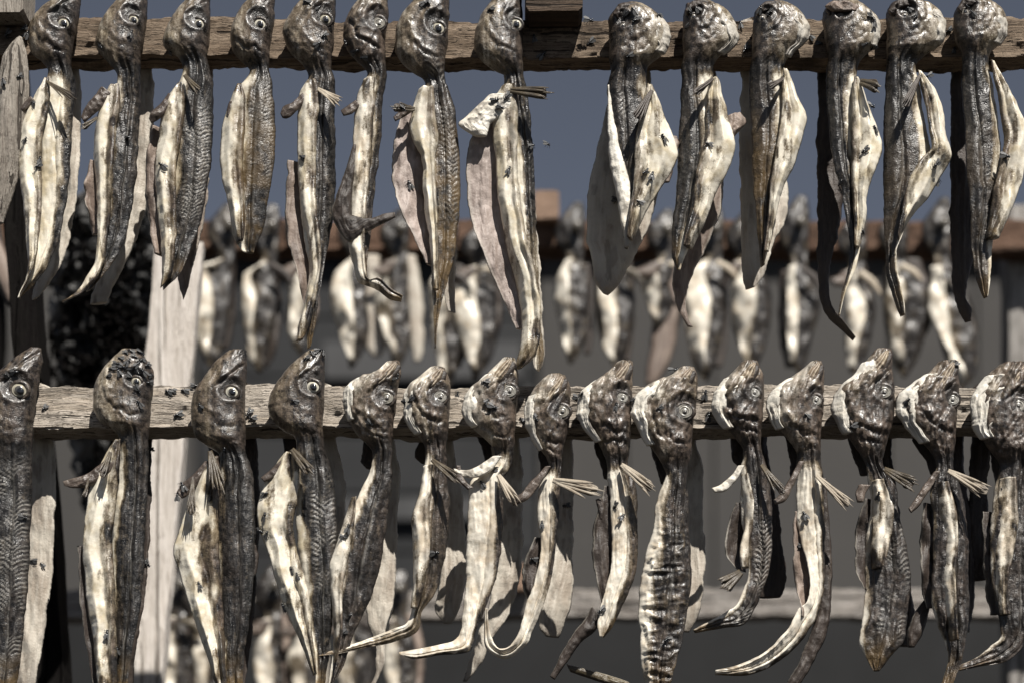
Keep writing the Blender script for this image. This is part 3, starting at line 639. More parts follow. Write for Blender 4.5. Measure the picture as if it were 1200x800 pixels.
fish('u', 'split fish with dotted dark back and forked lower lobes, third right of beam end',
     [(6,893,926),(14,885,938),(28,882,947),(42,882,947),(52,882,940),(60,881,930),(70,880,922),(80,879,919),(110,878,923),(150,880,928),(200,882,920),(250,886,908),(290,890,900),(312,892,896)],
     (6, 73), (893,22,6), flap=[(82,917,925),(110,916,935),(138,914,946),(155,912,942),(190,906,932),(215,902,920),(250,900,910),(295,895,901)],
     rear=[(95,868,912),(150,866,915),(200,866,922),(235,867,925),(260,868,920),(290,869,905),(320,871,896),(338,874,884)], pale=(.2,.45), chev=.4, chevv=(.2,.7), flap_dark=.1, stain=.6,
     fins=[((918,92,900,104,8),'flesh_dark')], **RM)
fish('u', 'fish with long twisted black tail tip and reddish head tuft, fourth right of beam end',
     [(4,972,1008),(12,966,1018),(25,964,1030),(40,966,1031),(55,968,1026),(68,970,1012),(80,968,1004),(110,969,1006),(150,971,1008),(190,975,1008),(225,985,1010),(260,991,1011),(290,996,1008),(315,994,1002),(345,986,990),(370,982,984)],
     (4, 72), (985,21,6), flap=[(92,1000,1008),(120,998,1018),(150,997,1030),(170,997,1035),(195,998,1028),(225,998,1017),(260,1000,1015),(290,1000,1008)],
     rear=[(90,958,985),(150,957,985),(220,957,988),(260,957,985),(300,957,975),(335,960,971),(966,364,973,358),(982,381,986,375),(1000,398,1002,396)], rear_mat='flesh_dark', pale=(.25,.5), chev=.3, chevv=(.2,.6), flap_dark=.1,
     nubs=[([(4,970,1000),(8,966,1008),(14,974,1004)],'flesh_pink','head_tuft',-.004)], fins=[((1008,96,1032,103,16),'fin_dark')], **RM)
fish('u', 'fish with sharp cornered belly flap and blunt dark tail stub, fifth right of beam end',
     [(5,1044,1086),(12,1040,1100),(25,1038,1107),(42,1038,1107),(55,1038,1100),(65,1039,1085),(78,1038,1074),(100,1037,1077),(150,1036,1085),(190,1036,1092),(220,1036,1084),(250,1036,1066),(280,1037,1056),(297,1038,1050),(315,1038,1050),(340,1044,1056),(360,1052,1060),(370,1056,1060)],
     (5, 68), (1060,19,6), flap=[(84,1075,1081),(105,1078,1098),(130,1084,1107),(155,1088,1110),(178,1090,1117),(188,1080,1114),(205,1068,1104),(225,1060,1092),(255,1054,1068),(280,1050,1056)],
     pale=(.12,.3), chev=.4, chevv=(.2,.7), flap_dark=.25, fins=[((1078,88,1058,130,8),'flesh_dark')], stain=.2, **RM)  # dark fin strip modelled where a fin's shadow falls on the flank
fish('u', 'broad split fish with wide olive belly at the right picture edge of upper rail',
     [(2,1128,1160),(10,1120,1172),(25,1117,1180),(40,1118,1179),(54,1122,1170),(64,1126,1160),(76,1127,1159),(100,1127,1163),(150,1130,1170),(200,1132,1176),(250,1136,1172),(290,1139,1162),(320,1143,1160),(338,1148,1158),(349,1153,1157)],
     (2, 67), (1131,14,6), flap=[(72,1160,1167),(100,1165,1182),(130,1171,1196),(160,1176,1207),(190,1172,1203),(220,1164,1196),(250,1160,1184),(280,1155,1170)],
     rear=[(75,1115,1140),(150,1113,1140),(250,1113,1145),(300,1114,1142),(340,1118,1132),(350,1120,1131),(365,1125,1138),(377,1132,1138)], rear_mat='flesh_dark', pale=(.1,.3), chev=.6, chevv=(.2,.7), flap_dark=.35, flap_stain=.3, stain=.2, **RM)
# ------------------------------------------------------------------ lower rail, left to right
fish('l', 'dark skinned split fish cut by the left picture edge on lower rail',
     [(408,34,48),(416,22,49),(427,8,50),(442,-8,47),(462,-16,43),(490,-17,40),(520,-12,38),(560,-14,37),(620,-14,36),(680,-16,33),(740,-18,27),(815,-20,18)],
     (408, 520), (23,457,11), rear=[(500,36,62),(530,36,65),(560,35,66),(620,33,64),(700,28,58),(760,20,50),(815,14,42)], pale=(0,0), chev=.75, chevu=(.2,1.0), chevv=(.35,.95), headpale=.1, wr=1.3)
fish('l', 'dark split fish with its snout swarming with flies, second on lower rail',
     [(410,142,162),(420,132,172),(435,118,180),(450,110,180),(470,108,178),(485,111,177),(497,120,176),(506,136,175),(515,140,174),(540,140,174),(600,134,172),(650,130,170),(720,130,164),(770,130,155),(815,130,148)],
     (410, 508), (160,447,7), flap=[(515,132,142),(535,120,142),(560,108,140),(595,100,136),(636,97,132),(690,99,136),(750,108,138),(815,117,138)],
     rear=[(520,158,178),(600,160,177),(680,155,173),(720,152,167),(780,146,156),(815,142,154)], rear_mat='flesh_dark', pale=(.1,.2), flap_dark=.35, headpale=.3,
     nubs=[([(526,130,140),(116,540,130,556),(98,552,108,572),(82,558,86,574),(74,562,76,570)],'collar','collar_bone',0)],
     fins=[((130,528,118,562,8),'fin_dark'),((104,560,98,585,5),'fin_dark')], cavity=[(640,92,104),(700,95,106),(760,102,112),(815,112,120)], cav_mat='flesh_dark')
fish('l', 'dark split fish with a fat white belly bulge beside the pale plank, third on lower rail',
     [(411,268,288),(420,256,289),(440,240,289),(460,227,288),(480,223,288),(497,224,288),(512,230,288),(522,243,288),(531,257,289),(540,258,292),(570,254,298),(600,252,300),(650,254,299),(700,258,296),(750,261,289),(815,264,282)],
     (411, 528), (272,459,9), flap=[(535,246,256),(555,232,258),(580,222,257),(610,212,257),(645,203,257),(670,210,259),(710,222,262),(750,236,264),(815,256,268)],
     rear=[(530,275,302),(600,280,304),(700,280,300),(770,278,292),(815,276,286)], rear_mat='flesh_dark', pale=(0,.12), flap_dark=.65, flap_stain=.25, chev=.2, headpale=.2,
     nubs=[([(540,238,248),(226,552,238,562),(212,564,222,582),(206,574,214,586)],'collar','collar_bone',0)], fins=[((246,528,258,578,12),'fin_dark'),((226,560,224,608,7),'fin_dark')])
fish('l', 'dark split fish with cream belly dotted with flies and chevron back, fourth on lower rail',
     [(411,362,380),(422,346,381),(440,330,380),(460,318,380),(478,314,380),(493,319,379),(505,332,379),(512,346,379),(520,348,380),(550,346,388),(600,346,394),(650,350,395),(700,358,392),(750,366,387),(790,370,382),(815,372,377)],
     (411, 515), (367,453,9), flap=[(530,332,346),(555,314,352),(580,304,350),(600,300,346),(618,303,344),(641,312,348),(698,328,362),(739,346,366),(790,366,372)],
     rear=[(520,372,395),(550,380,402),(600,384,406),(640,384,402),(680,380,394)], pale=(.1,.3), chev=1.0, chevu=(.4,1.0), chevv=(.4,.8), flap_dark=.12, headpale=.2,
     fins=[((342,526,366,556,13),'fin_dark')], nubs=[([(535,330,342),(318,546,330,556),(304,558,312,566)],'collar','collar_bone',0)])
DR = dict(dry=True, gill=True, jaw=True)
fish('l', 'slender dried fish with a leaf shaped brown flank and pale gill frill, fifth on lower rail',
     [(424,452,469),(435,440,470),(447,412,469),(460,404,466),(480,405,464),(497,411,462),(510,420,461),(520,430,460),(530,436,461),(544,434,459),(562,428,459),(590,416,456),(626,402,451),(667,390,444),(700,389,434),(740,391,416),(780,388,402),(802,385,390)],
     (424, 518), (453,466,10), flap=[(582,411,418),(610,402,416),(640,392,412),(667,385,406),(700,387,402),(740,390,402),(775,389,396)],
     rear=[(515,440,462),(545,442,468),(600,440,467),(650,436,465),(700,430,462),(725,430,458),(750,438,452),(785,440,448),(806,432,438)], pale=(.12,.3), headpale=.5, **DR)
fish('l', 'dried fish with long straw like tail sweeping left, sixth on lower rail',
     [(431,503,522),(442,490,526),(452,478,528),(468,473,527),(485,475,526),(500,482,526),(512,492,525),(520,497,524),(532,499,524),(550,497,524),(595,488,527),(631,484,525),(667,487,518),(698,483,508),(718,482,494),(478,729,490,737),(460,737,463,751),(430,748,432,758),(400,758,402,765),(370,766,370,769)],
     (431, 518), (516,465,9), flap=[(545,496,508),(580,490,505),(610,482,503),(640,483,504),(680,484,499),(712,481,490)],
     rear=[(515,503,530),(560,513,538),(620,518,546),(660,516,547),(690,513,544),(715,511,538),(730,520,530)], pale=(.2,.5), headpale=.55, body_low=.35, fins=[((506,538,540,566,10),'fin_dark')], stain=.2, **DR)
fish('l', 'bleached white dried fish with a tail bent left under it, seventh on lower rail',
     [(420,588,603),(432,577,606),(445,564,607),(455,550,606),(475,543,606),(490,546,605),(505,558,604),(517,572,603),(528,580,602),(545,572,600),(564,551,590),(595,549,590),(636,546,588),(677,546,582),(710,543,570),(738,540,558),(534,748,550,762),(510,755,512,768),(485,760,486,772),(467,763,468,767)],
     (420, 522), (597,458,10), rear=[(520,575,608),(560,582,613),(600,584,613),(640,584,612),(680,578,608),(720,570,596),(750,556,576),(780,547,562),(798,542,548)], pale=(.75,.95), headpale=.65,
     fins=[((584,556,607,592,11),'fin_pale')], nubs=[([(534,576,590),(560,542,574,556),(544,548,552,562),(531,547,534,556)],'gill','collar_bone',-.002),([(534,545,540,545),(534,560,546,562),(546,574,556,570)],'collar','collar_bone',-.002)], **DR)
fish('l', 'thin dried fish with white tail looping down and up to the left, eighth on lower rail',
     [(440,640,663),(450,628,668),(462,621,669),(480,617,668),(497,618,667),(512,624,664),(525,632,660),(537,640,658),(548,643,658),(570,632,657),(600,630,655),(640,634,651),(680,626,645),(710,616,636),(738,608,625),(757,597,614),(586,760,592,771),(577,750,569,757),(573,735,567,735),(571,712,568,712)],
     (440, 538), (658.7,482,10), rear=[(535,645,672),(590,652,672),(640,648,672),(680,640,672),(710,634,668),(735,632,660),(746,640,654)], pale=(.6,.95), headpale=.45, body_low=.9,
     fins=[((648,562,706,577,13),'fin_pale')], nubs=[([(546,636,648),(622,560,632,572),(610,574,618,588),(599,582,602,594)],'collar','collar_bone',-.002),([(697,585,706,583),(700,598,708,594),(703,608,706,608)],'flesh_dark','dried_shred',-.012)],
     cavity=[(630,628,640),(655,616,640),(680,612,634),(700,618,630)], cav_mat='flesh_dark', **DR)
fish('l', 'torn dried fish with hollow dark belly and ragged tail, ninth on lower rail',
     [(424,724,741),(435,712,742),(447,696,742),(457,682,741),(472,677,741),(490,680,740),(505,690,739),(520,702,738),(532,708,737),(545,712,736),(565,713,744),(600,715,747),(640,716,748),(670,714,745),(695,708,736),(715,702,726),(736,701,716),(746,703,708)],
     (424, 534), (729.5,466,8), cavity=[(570,708,724),(600,700,722),(640,694,722),(670,696,722),(695,702,718),(708,706,714)], cav_mat='flesh_dark', pale=(.55,.8), headpale=.35,
     extra=[([(694,710,705,724),(686,724,698,738),(672,742,682,752),(655,770,664,776),(645,792,650,796)],'flesh_dark','tail',-.012)], fins=[((728,544,769,576,12),'fin_pale')], stain=.2, wr=1.4, **DR)
fish('l', 'heavily wrinkled dried fish with accordion folds and a white gill fan, tenth on lower rail',
     [(431,797,814),(440,785,817),(450,760,817),(465,746,816),(485,742,814),(505,750,812),(520,760,811),(535,770,809),(545,776,807),(555,780,806),(580,771,807),(620,764,808),(650,756,810),(680,750,810),(710,748,806),(740,750,801),(770,751,794),(798,756,786),(818,762,780)],
     (431, 542), (802,482,11), rear=[(520,790,815),(550,800,824),(600,802,824),(650,802,827),(690,802,824),(720,800,818),(740,798,808)], pale=(.12,.4), headpale=.45, trans=1.0,
     extra=[([(664,777,668,787),(690,784,692,795),(715,791,717,803),(742,800,744,812)],'fin_dark','tail',.012)], **DR)
fish('l', 'rib marked dried fish with olive fin and tail hooked left, eleventh on lower rail',
     [(424,870,888),(434,860,892),(445,848,895),(460,838,896),(475,835,895),(490,841,894),(503,853,893),(515,864,892),(526,870,893),(550,868,900),(595,868,905),(640,874,905),(670,877,900),(690,872,893),(710,862,886),(852,716,874,730),(838,724,848,735),(812,738,815,741)],
     (424, 517), (884,460,8), flap=[(555,868,876),(585,870,882),(615,872,882),(645,866,878),(665,868,878)], cavity=[(590,860,874),(620,852,876),(650,848,876),(668,860,876)], cav_mat='flesh_dark',
     rear=[(520,880,900),(600,890,912),(640,895,917),(680,893,920),(700,888,914)], rear_mat='flesh_dark', pale=(.08,.25), headpale=.3, chev=1.2, chevu=(.3,1.0), chevv=(.5,.95), dark=.05,
     fins=[((892,544,922,583,9),'fin_dark'),((868,670,846,690,18),'fin_dark')], nubs=[([(545,864,874),(854,556,862,566),(842,566,848,578),(834,570,838,578)],'gill','collar_bone',-.002)], **DR)
fish('l', 'white bellied dried fish with long pale tail swinging to lower left, twelfth on lower rail',
     [(424,950,964),(434,938,966),(446,920,966),(458,904,966),(475,899,965),(490,904,964),(505,914,963),(518,926,962),(528,932,961),(540,934,962),(565,934,965),(600,934,966),(640,940,967),(680,949,967),(705,946,964),(936,714,958,722),(922,738,938,751),(898,762,908,777),(865,779,870,791),(838,785,838,790)],
     (424, 529), (956,469,8), pale=(.75,.98), headpale=.6, extra=[([(560,962,968),(640,963,974),(700,960,975),(740,950,969),(770,938,956),(812,915,932)],'flesh_dark','back_skin',-.004)],
     cavity=[(600,930,942),(650,928,946),(700,934,950),(725,938,950)], cav_mat='flesh_pink', fins=[((957,557,1000,596,9),'fin_pale')], nubs=[([(540,934,944),(922,562,930,574),(912,578,920,590),(906,584,910,592)],'collar','collar_bone',-.002)], **DR)
fish('l', 'dark broad dried fish with blunt black tail end, thirteenth on lower rail',
     [(410,1026,1045),(422,1016,1046),(436,1006,1047),(448,990,1048),(460,979,1048),(478,976,1048),(495,983,1046),(510,992,1042),(525,1002,1038),(540,1012,1035),(570,1018,1050),(600,1020,1053),(640,1014,1062),(680,1014,1066),(720,1012,1063),(750,1007,1060),(766,1012,1046),(786,1024,1030)],
     (410, 535), (1036,459,10), flap=[(562,1022,1036),(590,1024,1046),(615,1022,1046),(640,1021,1042),(665,1023,1034)], cavity=[(585,1012,1026),(640,1001,1024),(670,1002,1022),(692,1010,1022)], cav_mat='flesh_dark',
     pale=(0,.1), headpale=.35, chev=.7, chevu=(.3,1.0), chevv=(.5,.95), dark=.12, flap_pale=1.0, wr=1.5, rear=[(540,1030,1045),(620,1036,1056),(690,1050,1068),(725,1054,1074),(757,1048,1068)], rear_mat='flesh_dark',
     fins=[((1036,549,1075,571,13),'fin_dark')], nubs=[([(568,1006,1020),(578,1002,1014),(588,1004,1012)],'collar','gut_shred',0)], **DR)
fish('l', 'dried fish with wavy white belly crease and pale fin, last but one on lower rail',
     [(424,1100,1122),(436,1088,1124),(447,1072,1124),(458,1056,1124),(472,1049,1123),(488,1055,1122),(503,1068,1121),(518,1080,1120),(530,1090,1118),(545,1096,1118),(570,1088,1126),(600,1092,1132),(650,1093,1136),(700,1091,1136),(740,1103,1133),(770,1112,1128),(803,1103,1116)],
     (424, 533), (1116,468,9), flap=[(565,1098,1112),(600,1100,1120),(640,1108,1122),(670,1104,1118),(710,1108,1120),(750,1114,1122)], cavity=[(590,1080,1096),(650,1077,1100),(690,1080,1098),(712,1086,1096)], cav_mat='flesh_dark',
     pale=(0,.1), headpale=.3, dark=.12, wr=1.5, extra=[([(700,1084,1092),(725,1068,1086),(745,1062,1080),(758,1064,1072)],'flesh_dark','tail',.006)], fins=[((1111,551,1164,579,11),'fin_pale')],
     rear=[(540,1112,1130),(620,1120,1140),(700,1120,1142),(740,1118,1136)], rear_mat='flesh_dark', nubs=[([(552,1092,1104),(1078,570,1088,580),(1068,586,1076,596),(1064,594,1068,602)],'collar','collar_bone',-.002)], **DR)
fish('l', 'dark shrivelled dried fish cut by the right picture edge on lower rail',
     [(427,1172,1206),(440,1156,1212),(455,1145,1214),(475,1139,1214),(495,1142,1213),(515,1152,1212),(530,1162,1212),(545,1172,1212),(575,1165,1214),(600,1161,1216),(650,1160,1216),(690,1163,1215),(720,1168,1212),(745,1172,1206),(1160,757,1184,772),(1140,772,1147,781),(1121,780,1124,786)],
     (427, 538), (1193,475,10), flap=[(560,1172,1190),(600,1168,1192),(650,1164,1186),(680,1166,1180),(720,1172,1184)], pale=(0,.1), headpale=.3, dark=.16, wr=1.7, chev=.4,
     rear=[(500,1140,1162),(560,1136,1158),(640,1132,1158),(680,1136,1156)], rear_mat='flesh_dark', cavity=[(600,1150,1166),(680,1154,1170),(720,1160,1172)], cav_mat='flesh_dark', **DR)  # dark back fillet takes the place of the shadows left of the body
# ------------------------------------------------------------------ timber
def timber(name, p0, p1, w, dep, mat, label, cat, seed=0, seg=90, rough=.0025, group=None):
    """a squared timber from p0 to p1: w across in the rack plane, dep front to back, with worn uneven edges"""
    p0 = np.array(p0, float); p1 = np.array(p1, float); ax = p1 - p0; L = np.linalg.norm(ax); ax /= L
    yv = np.array([0, 1.0, 0]); side = np.cross(ax, yv); side /= np.linalg.norm(side); yv = np.cross(side, ax)
    if yv[1] < 0: yv = -yv
    prof = []; c = .045 * min(w, dep)
    for a in np.linspace(-1, 1, 9): prof.append((a * (w / 2 - c), -dep / 2))
    prof += [(w / 2 - c * .3, -dep / 2 + c * .3)]
    for a in np.linspace(-1, 1, 7): prof.append((w / 2, a * (dep / 2 - c)))
    prof += [(w / 2 - c * .3, dep / 2 - c * .3)]
    for a in np.linspace(1, -1, 5): prof.append((a * (w / 2 - c), dep / 2))
    prof += [(-w / 2 + c * .3, dep / 2 - c * .3)]
    for a in np.linspace(1, -1, 7): prof.append((-w / 2, a * (dep / 2 - c)))
    prof += [(-w / 2 + c * .3, -dep / 2 + c * .3)]
    n = len(prof); pr = np.array(prof); vs = []
    t = np.linspace(0, L, seg)
    for i, s in enumerate(t):
        ang = np.arange(n)
        jn = (fbm(s * 60 + 0 * ang, ang * .7, seed, 3) - .5) * 2 * rough + (fbm(s * 12 + 0 * ang, ang * .2, seed + 4, 2) - .5) * rough * 2
        r = np.hypot(pr[:, 0], pr[:, 1])
        q = pr * (1 + jn / r)[:, None]
        wob = (fbm(np.array([s * 3.0]), np.array([1.7]), seed + 8)[0] - .5) * rough * 2.5
        vs += [p0 + ax * s + side * (a + wob) + yv * b for a, b in q]
    fs = []
    for i in range(seg - 1):
        for j in range(n):
            a, b, c2, d2 = i*n+j, i*n+(j+1) % n, (i+1)*n+(j+1) % n, (i+1)*n+j
            fs.append((a, d2, c2, b))
    fs += [tuple(range(n)), tuple((seg-1)*n + q for q in range(n))[::-1]]
    e1 = np.array(vs[n]) - np.array(vs[0]); e2 = np.array(vs[1]) - np.array(vs[0])
    if np.dot(np.cross(np.array(vs[fs[0][1]]) - np.array(vs[fs[0][0]]), np.array(vs[fs[0][3]]) - np.array(vs[fs[0][0]])), np.array(vs[0]) - p0) < 0: fs = [f[::-1] for f in fs]
    o = link_mesh(name, vs, fs, mat, origin=(p0 + p1) / 2, smooth=True)
    try: o.data.set_sharp_from_angle(angle=math.radians(32))
    except Exception: pass
    WORLD.append((np.array(vs), [list(f) for f in fs]))
    return tag(o, label, cat, group)

def rail(name, x0, x1, ytop0, ytop1, ybot0, ybot1, d, depth, mat, label, seed, group=None):
    a = P(x0, (ytop0 + ybot0) / 2, d); b = P(x1, (ytop1 + ybot1) / 2, d); a[1] = b[1] = d + depth / 2
    w = abs(ybot0 - ytop0) * (D + d) / D / 1000
    return timber(name, a, b, w, depth, M[mat], label, 'wooden rail', seed, 420, .004, group=group)
rail('drying_rail', -420, 1620, 23, 27, 66, 68, 0.002, .036, 'rail_dark', 'upper weathered wooden rail carrying the sharp front row of split fish', 3)
rail('drying_rail', -420, 1620, 450, 457, 498, 500, 0.002, .048, 'rail', 'lower weathered wooden rail carrying the front row of whole headed dried fish', 5)
BD = 1.2
rail('drying_rail', -700, 1900, 256, 262, 290, 292, BD, .05, 'rail_red', 'red brown out of focus rail behind the upper fish, against the sky', 7)
rail('drying_rail', -700, 1900, 690, 688, 722, 722, BD, .05, 'rail_white', 'pale out of focus rail low behind the lower fish tails', 9)
# beam ends that cross the rails
def block(px0, px1, py0, py1, d0, d1, mat, label, seed):
    a = P((px0 + px1) / 2, (py0 + py1) / 2, d0); w = (px1 - px0) * (D + d0) / D / 1000; h = (py1 - py0) * (D + d0) / D / 1000
    p0 = a.copy(); p1 = a.copy(); p0[1] = d0; p1[1] = d1
    vs = []; seg = 24; c = .08 * min(w, h)
    prof = [(-w/2, -h/2 + c), (-w/2 + c, -h/2), (0, -h/2), (w/2 - c, -h/2), (w/2, -h/2 + c), (w/2, 0), (w/2, h/2 - c), (w/2 - c, h/2), (0, h/2), (-w/2 + c, h/2), (-w/2, h/2 - c), (-w/2, 0)]
    n = len(prof)
    for i in range(seg):
        s = i / (seg - 1)
        for q, (x, z) in enumerate(prof):
            j = 1 + (noise(np.array([s * 9.0]), np.array([q * .8]), seed)[0] - .5) * .05
            vs.append((p0[0] + x * j, p0[1] + (p1[1] - p0[1]) * s, p0[2] + z * j))
    fs = []
    for i in range(seg - 1):
        for j in range(n): fs.append((i*n+j, (i+1)*n+j, (i+1)*n+(j+1) % n, i*n+(j+1) % n)[::-1])
    fs += [tuple(range(n)), tuple((seg-1)*n + q for q in range(n))[::-1]]
    o = link_mesh('cross_beam', vs, fs, M[mat], smooth=False)
    WORLD.append((np.array(vs), [list(f) for f in fs]))
    return tag(o, label, 'wooden beam')
block(616, 683, -45, 13, -.040, .030, 'block', 'dark square beam end resting on the upper front rail', 3)
block(-30, 27, -40, 14, -.03, .030, 'stake', 'grey weathered beam end at the top left corner above the rail', 4)
block(626, 655, 223, 256, BD - .03, BD + .05, 'block_tan', 'small tan beam end sitting on the red brown rear rail', 5)
block(590, 622, 660, 690, BD - .03, BD + .05, 'block_tan', 'small pinkish beam end sitting on the low pale rear rail', 6)
# posts behind the rails
def post(name, px0, py0, px1, py1, d, wpx, dep, mat, label, seed, seg=70, d1=None):
    a = P(px0, py0, d); b = P(px1, py1, d if d1 is None else d1)
    if d1 is None: a[1] = b[1] = d
    return timber(name, a, b, wpx * (D + d) / D / 1000, dep, M[mat], label, 'post', seed, seg)
post('rack_post', 12, 60, 152, 2010, .30, 30, .06, 'post_dark', 'black leaning post with shade in its colour behind the leftmost lower fish', 21)
post('rack_plank', 212, 286, 52, 2010, .52, 54, .03, 'plank', 'pale raw wood plank standing out of focus between second and third lower fish', 23)
post('rack_post', 1192, 248, 1196, 1900, BD + .09, 30, .06, 'post_grey', 'grey out of focus post at the right picture edge below rear rail', 25)
post('rack_post', -16, 258, -18, 1900, BD + .09, 40, .06, 'post_dark', 'black rear post at the left picture edge behind the net', 26)
# split stake leaning on the left
def stake():
    root_pts = [(44, 20, 26), (60, 6, 31), (90, -2, 34), (150, -14, 33), (210, -24, 22), (262, -40, 4)]
    def rid(X, Y, U, V, vp): return (fbm(X / 4, Y / 60, 71) - .5) * .006 + .004 * (1 - np.abs(U - .55) * 2)
    v, f, uv, A = ribbon(root_pts, d=-.022, bulge=.012, back=.012, disp=rid, jit=1.2, seed=72, pw=1.4, pe=.9)
    o = link_mesh('split_stake', v, f, M['stake'], origin=P(10, 150, -.02), uvs=uv)
    WORLD.append((v, f))
    tag(o, 'grey weathered split wooden stake hanging at the left picture edge', 'stake')
stake()

# ------------------------------------------------------------------ fish of the rack behind, out of focus
BACK = []
def rear_fish(label, hx, hy0, hy1, top, bot, xl, xr, lean=0, white=.5, side=1, group='out of focus fish on the rear upper rail', tailw=.3, d=BD - .006, slab=None, nub=True):
    root = empty('dried_fish', P(hx, hy0, d)); tag(root, label, 'fish', group)
    sd = 900 + len(BACK) * 13; BACK.append(root)
    H = hy1 - hy0; hw = 20
    cx = .5 * (xl + xr); w = (xr - xl) * 1.0; xl, xr = cx - w / 2, cx + w / 2
    rr = random.Random(sd); fw = rr.uniform(.55, 1.0); off = rr.uniform(-.10, .16) * w; kink = rr.uniform(-6, 6); bw = rr.uniform(.8, 1.12)
    body = [(hy0, hx + 2, hx + 13), (hy0 + H * .2, hx - 8, hx + 16), (hy0 + H * .5, hx - hw, hx + 17), (hy0 + H * .75, hx - hw + 2, hx + 16), (hy0 + H * .95, hx - 9, hx + 15), (hy1 + 6, hx - 5, hx + 14),
            (top + 14, .5 * (cx + hx) - w * .34, .5 * (cx + hx) + w * .40), (top + (bot - top) * .35, cx - w * .42 * bw + lean * .3 + kink, cx + w * .5 * bw + lean * .3 + kink), (top + (bot - top) * .65, cx - w * .36 + lean * .6, xr - w * .06 + lean * .6), (top + (bot - top) * .88, cx - w * .22 + lean * .9, cx + w * .28 + lean * .9), (bot + 6, cx - 2 + lean + kink, cx + 3 + lean + kink)]
    att = lambda X, Y, U, V, vp: {'pale': .0 + .35 * (1 - sstep(.2, .6, U)) * white * (Y > hy1) + .5 * fbm(X / 9, Y / 12, sd) - .15, 'ridge': 0 * U}
    dis = lambda X, Y, U, V, vp: (fbm(X / 9, Y / 14, sd + 1) - .5) * .012
    mk('body', root, M['skin_dry'], body, d=d - .02, bulge=.02, back=.014, disp=dis, attrs=att, step=3, nu=14, seed=sd)
    vs, fs = disc(hx + 6, hy0 + H * .42, d - .046, 6, .004, [(1, -2), (1, 0), (.7, .7), (.3, 1)], 0)
    link_mesh('eye', vs, fs, M['eye_ring'], root)
    fl = [(top, hx - 8, hx + 2), (top + (bot - top) * .12, cx - w * .44 + off, cx - w * .44 + off + w * .45 * fw), (top + (bot - top) * .35, xl + lean * .3 + off + kink, xl + off + kink + w * .66 * fw + lean * .3), (top + (bot - top) * .62, xl + w * .10 + lean * .6 + off, xl + w * .10 + off + w * .5 * fw + lean * .6), (top + (bot - top) * .86, xl + w * .25 + lean * .9, cx + lean * .9), (bot - 4, cx - 6 + lean, cx + lean)]
    mk('belly_flap', root, M['skin_dry'], fl, d=d - .036, bulge=.008, twist=.02, jit=2.0, back=.008, disp=dis, step=3, nu=10, tilt=-.010, seed=sd + 2,
       attrs=lambda X, Y, U, V, vp: {'pale': .55 + .7 * white - .45 * sstep(.5, .7, fbm(X / 14, Y / 26, sd + 9)) - .5 * sstep(.75, 1, U) - .5 * sstep(.8, 1, V)})
    if slab:
        mk('back_fillet', root, M[slab[0]], slab[1], d=d - .012, bulge=.006, back=.006, step=3, nu=8, seed=sd + 4, jit=1.5)
    if not slab:
        mt_ = rr.choice(['flesh', 'flesh_pink', 'flesh_dark', 'flesh_dark']); x0_ = xr - w * rr.uniform(.35, .6); ln = rr.uniform(.8, 1.02)
        mk('back_fillet', root, M[mt_], [(top - 4, x0_, x0_ + w * .4), (top + (bot - top) * .4, x0_ + 2 + kink, x0_ + w * .62), (top + (bot - top) * .8 * ln, x0_ + kink, x0_ + w * .5), (top + (bot - top) * ln, x0_ + w * .1, x0_ + w * .25)], d=d - .012, bulge=.006, back=.006, step=3, nu=8, seed=sd + 4, jit=2.0, twist=.02)
    if rr.random() < .6:
        mk('pectoral_fin_or_shadow', root, M[rr.choice(['fin_dark', 'fin_pale', 'flesh_dark'])], [(hx + 4, top + 6, hx + 10, top), (hx + 20, top + 14 + kink, hx + 26, top + 8 + kink), (hx + 32, top + 22 + 2 * kink, hx + 33, top + 18 + 2 * kink)], d=d - .05, bulge=.004, back=.003, step=2, nu=6, seed=sd + 6)
    if nub and rr.random() < .65:
        mk('collar_bone', root, M['collar'], [(top + 2, hx - 14, hx + 2), (xl - 2, top + 8, hx - 10, top + 20), (xl - 12, top + 10, xl - 6, top + 20)], d=d - .044, bulge=.008, back=.006, step=3, nu=6, seed=sd + 5)
rear_fish('blurred fish hanging between third and fourth upper front fish', 262, 238, 296, 304, 428, 222, 270, white=.6, slab=('flesh_dark', [(300, 250, 276), (360, 256, 276), (410, 250, 268)]))
rear_fish('blurred cream bellied fish hanging behind the fourth upper fish tail', 312, 240, 296, 308, 430, 280, 322, white=.8)
rear_fish('blurred fish mostly hidden behind the fifth upper fish', 352, 240, 296, 308, 410, 330, 368, white=.8)
rear_fish('blurred pale fish behind the curled skin fold of the sixth upper fish', 415, 242, 298, 304, 425, 393, 436, white=.9, slab=('flesh', [(300, 420, 445), (360, 426, 450), (405, 428, 452), (418, 436, 446)]))
rear_fish('blurred fish between the sixth and seventh upper fish with pale fillet at right', 464, 245, 296, 304, 430, 447, 484, white=.45, slab=('flesh', [(300, 470, 488), (360, 478, 496), (410, 482, 496), (424, 486, 492)]))
rear_fish('blurred fish under the dark tail of the seventh upper fish', 520, 246, 296, 315, 446, 503, 545, white=.8, nub=False)
rear_fish('blurred pale fish between the seventh and eighth upper fish', 558, 262, 308, 312, 437, 535, 586, white=1.0)
rear_fish('blurred fish right of the small tan beam end', 670, 238, 300, 304, 420, 649, 692, white=.8, slab=('flesh_dark', [(310, 680, 692), (390, 686, 696), (415, 684, 692)]))
rear_fish('blurred white striped fish behind the widest upper fish', 722, 240, 300, 310, 426, 690, 740, lean=6, white=.9, nub=False, slab=('flesh_dark', [(300, 726, 740), (380, 730, 744), (424, 726, 738)]))
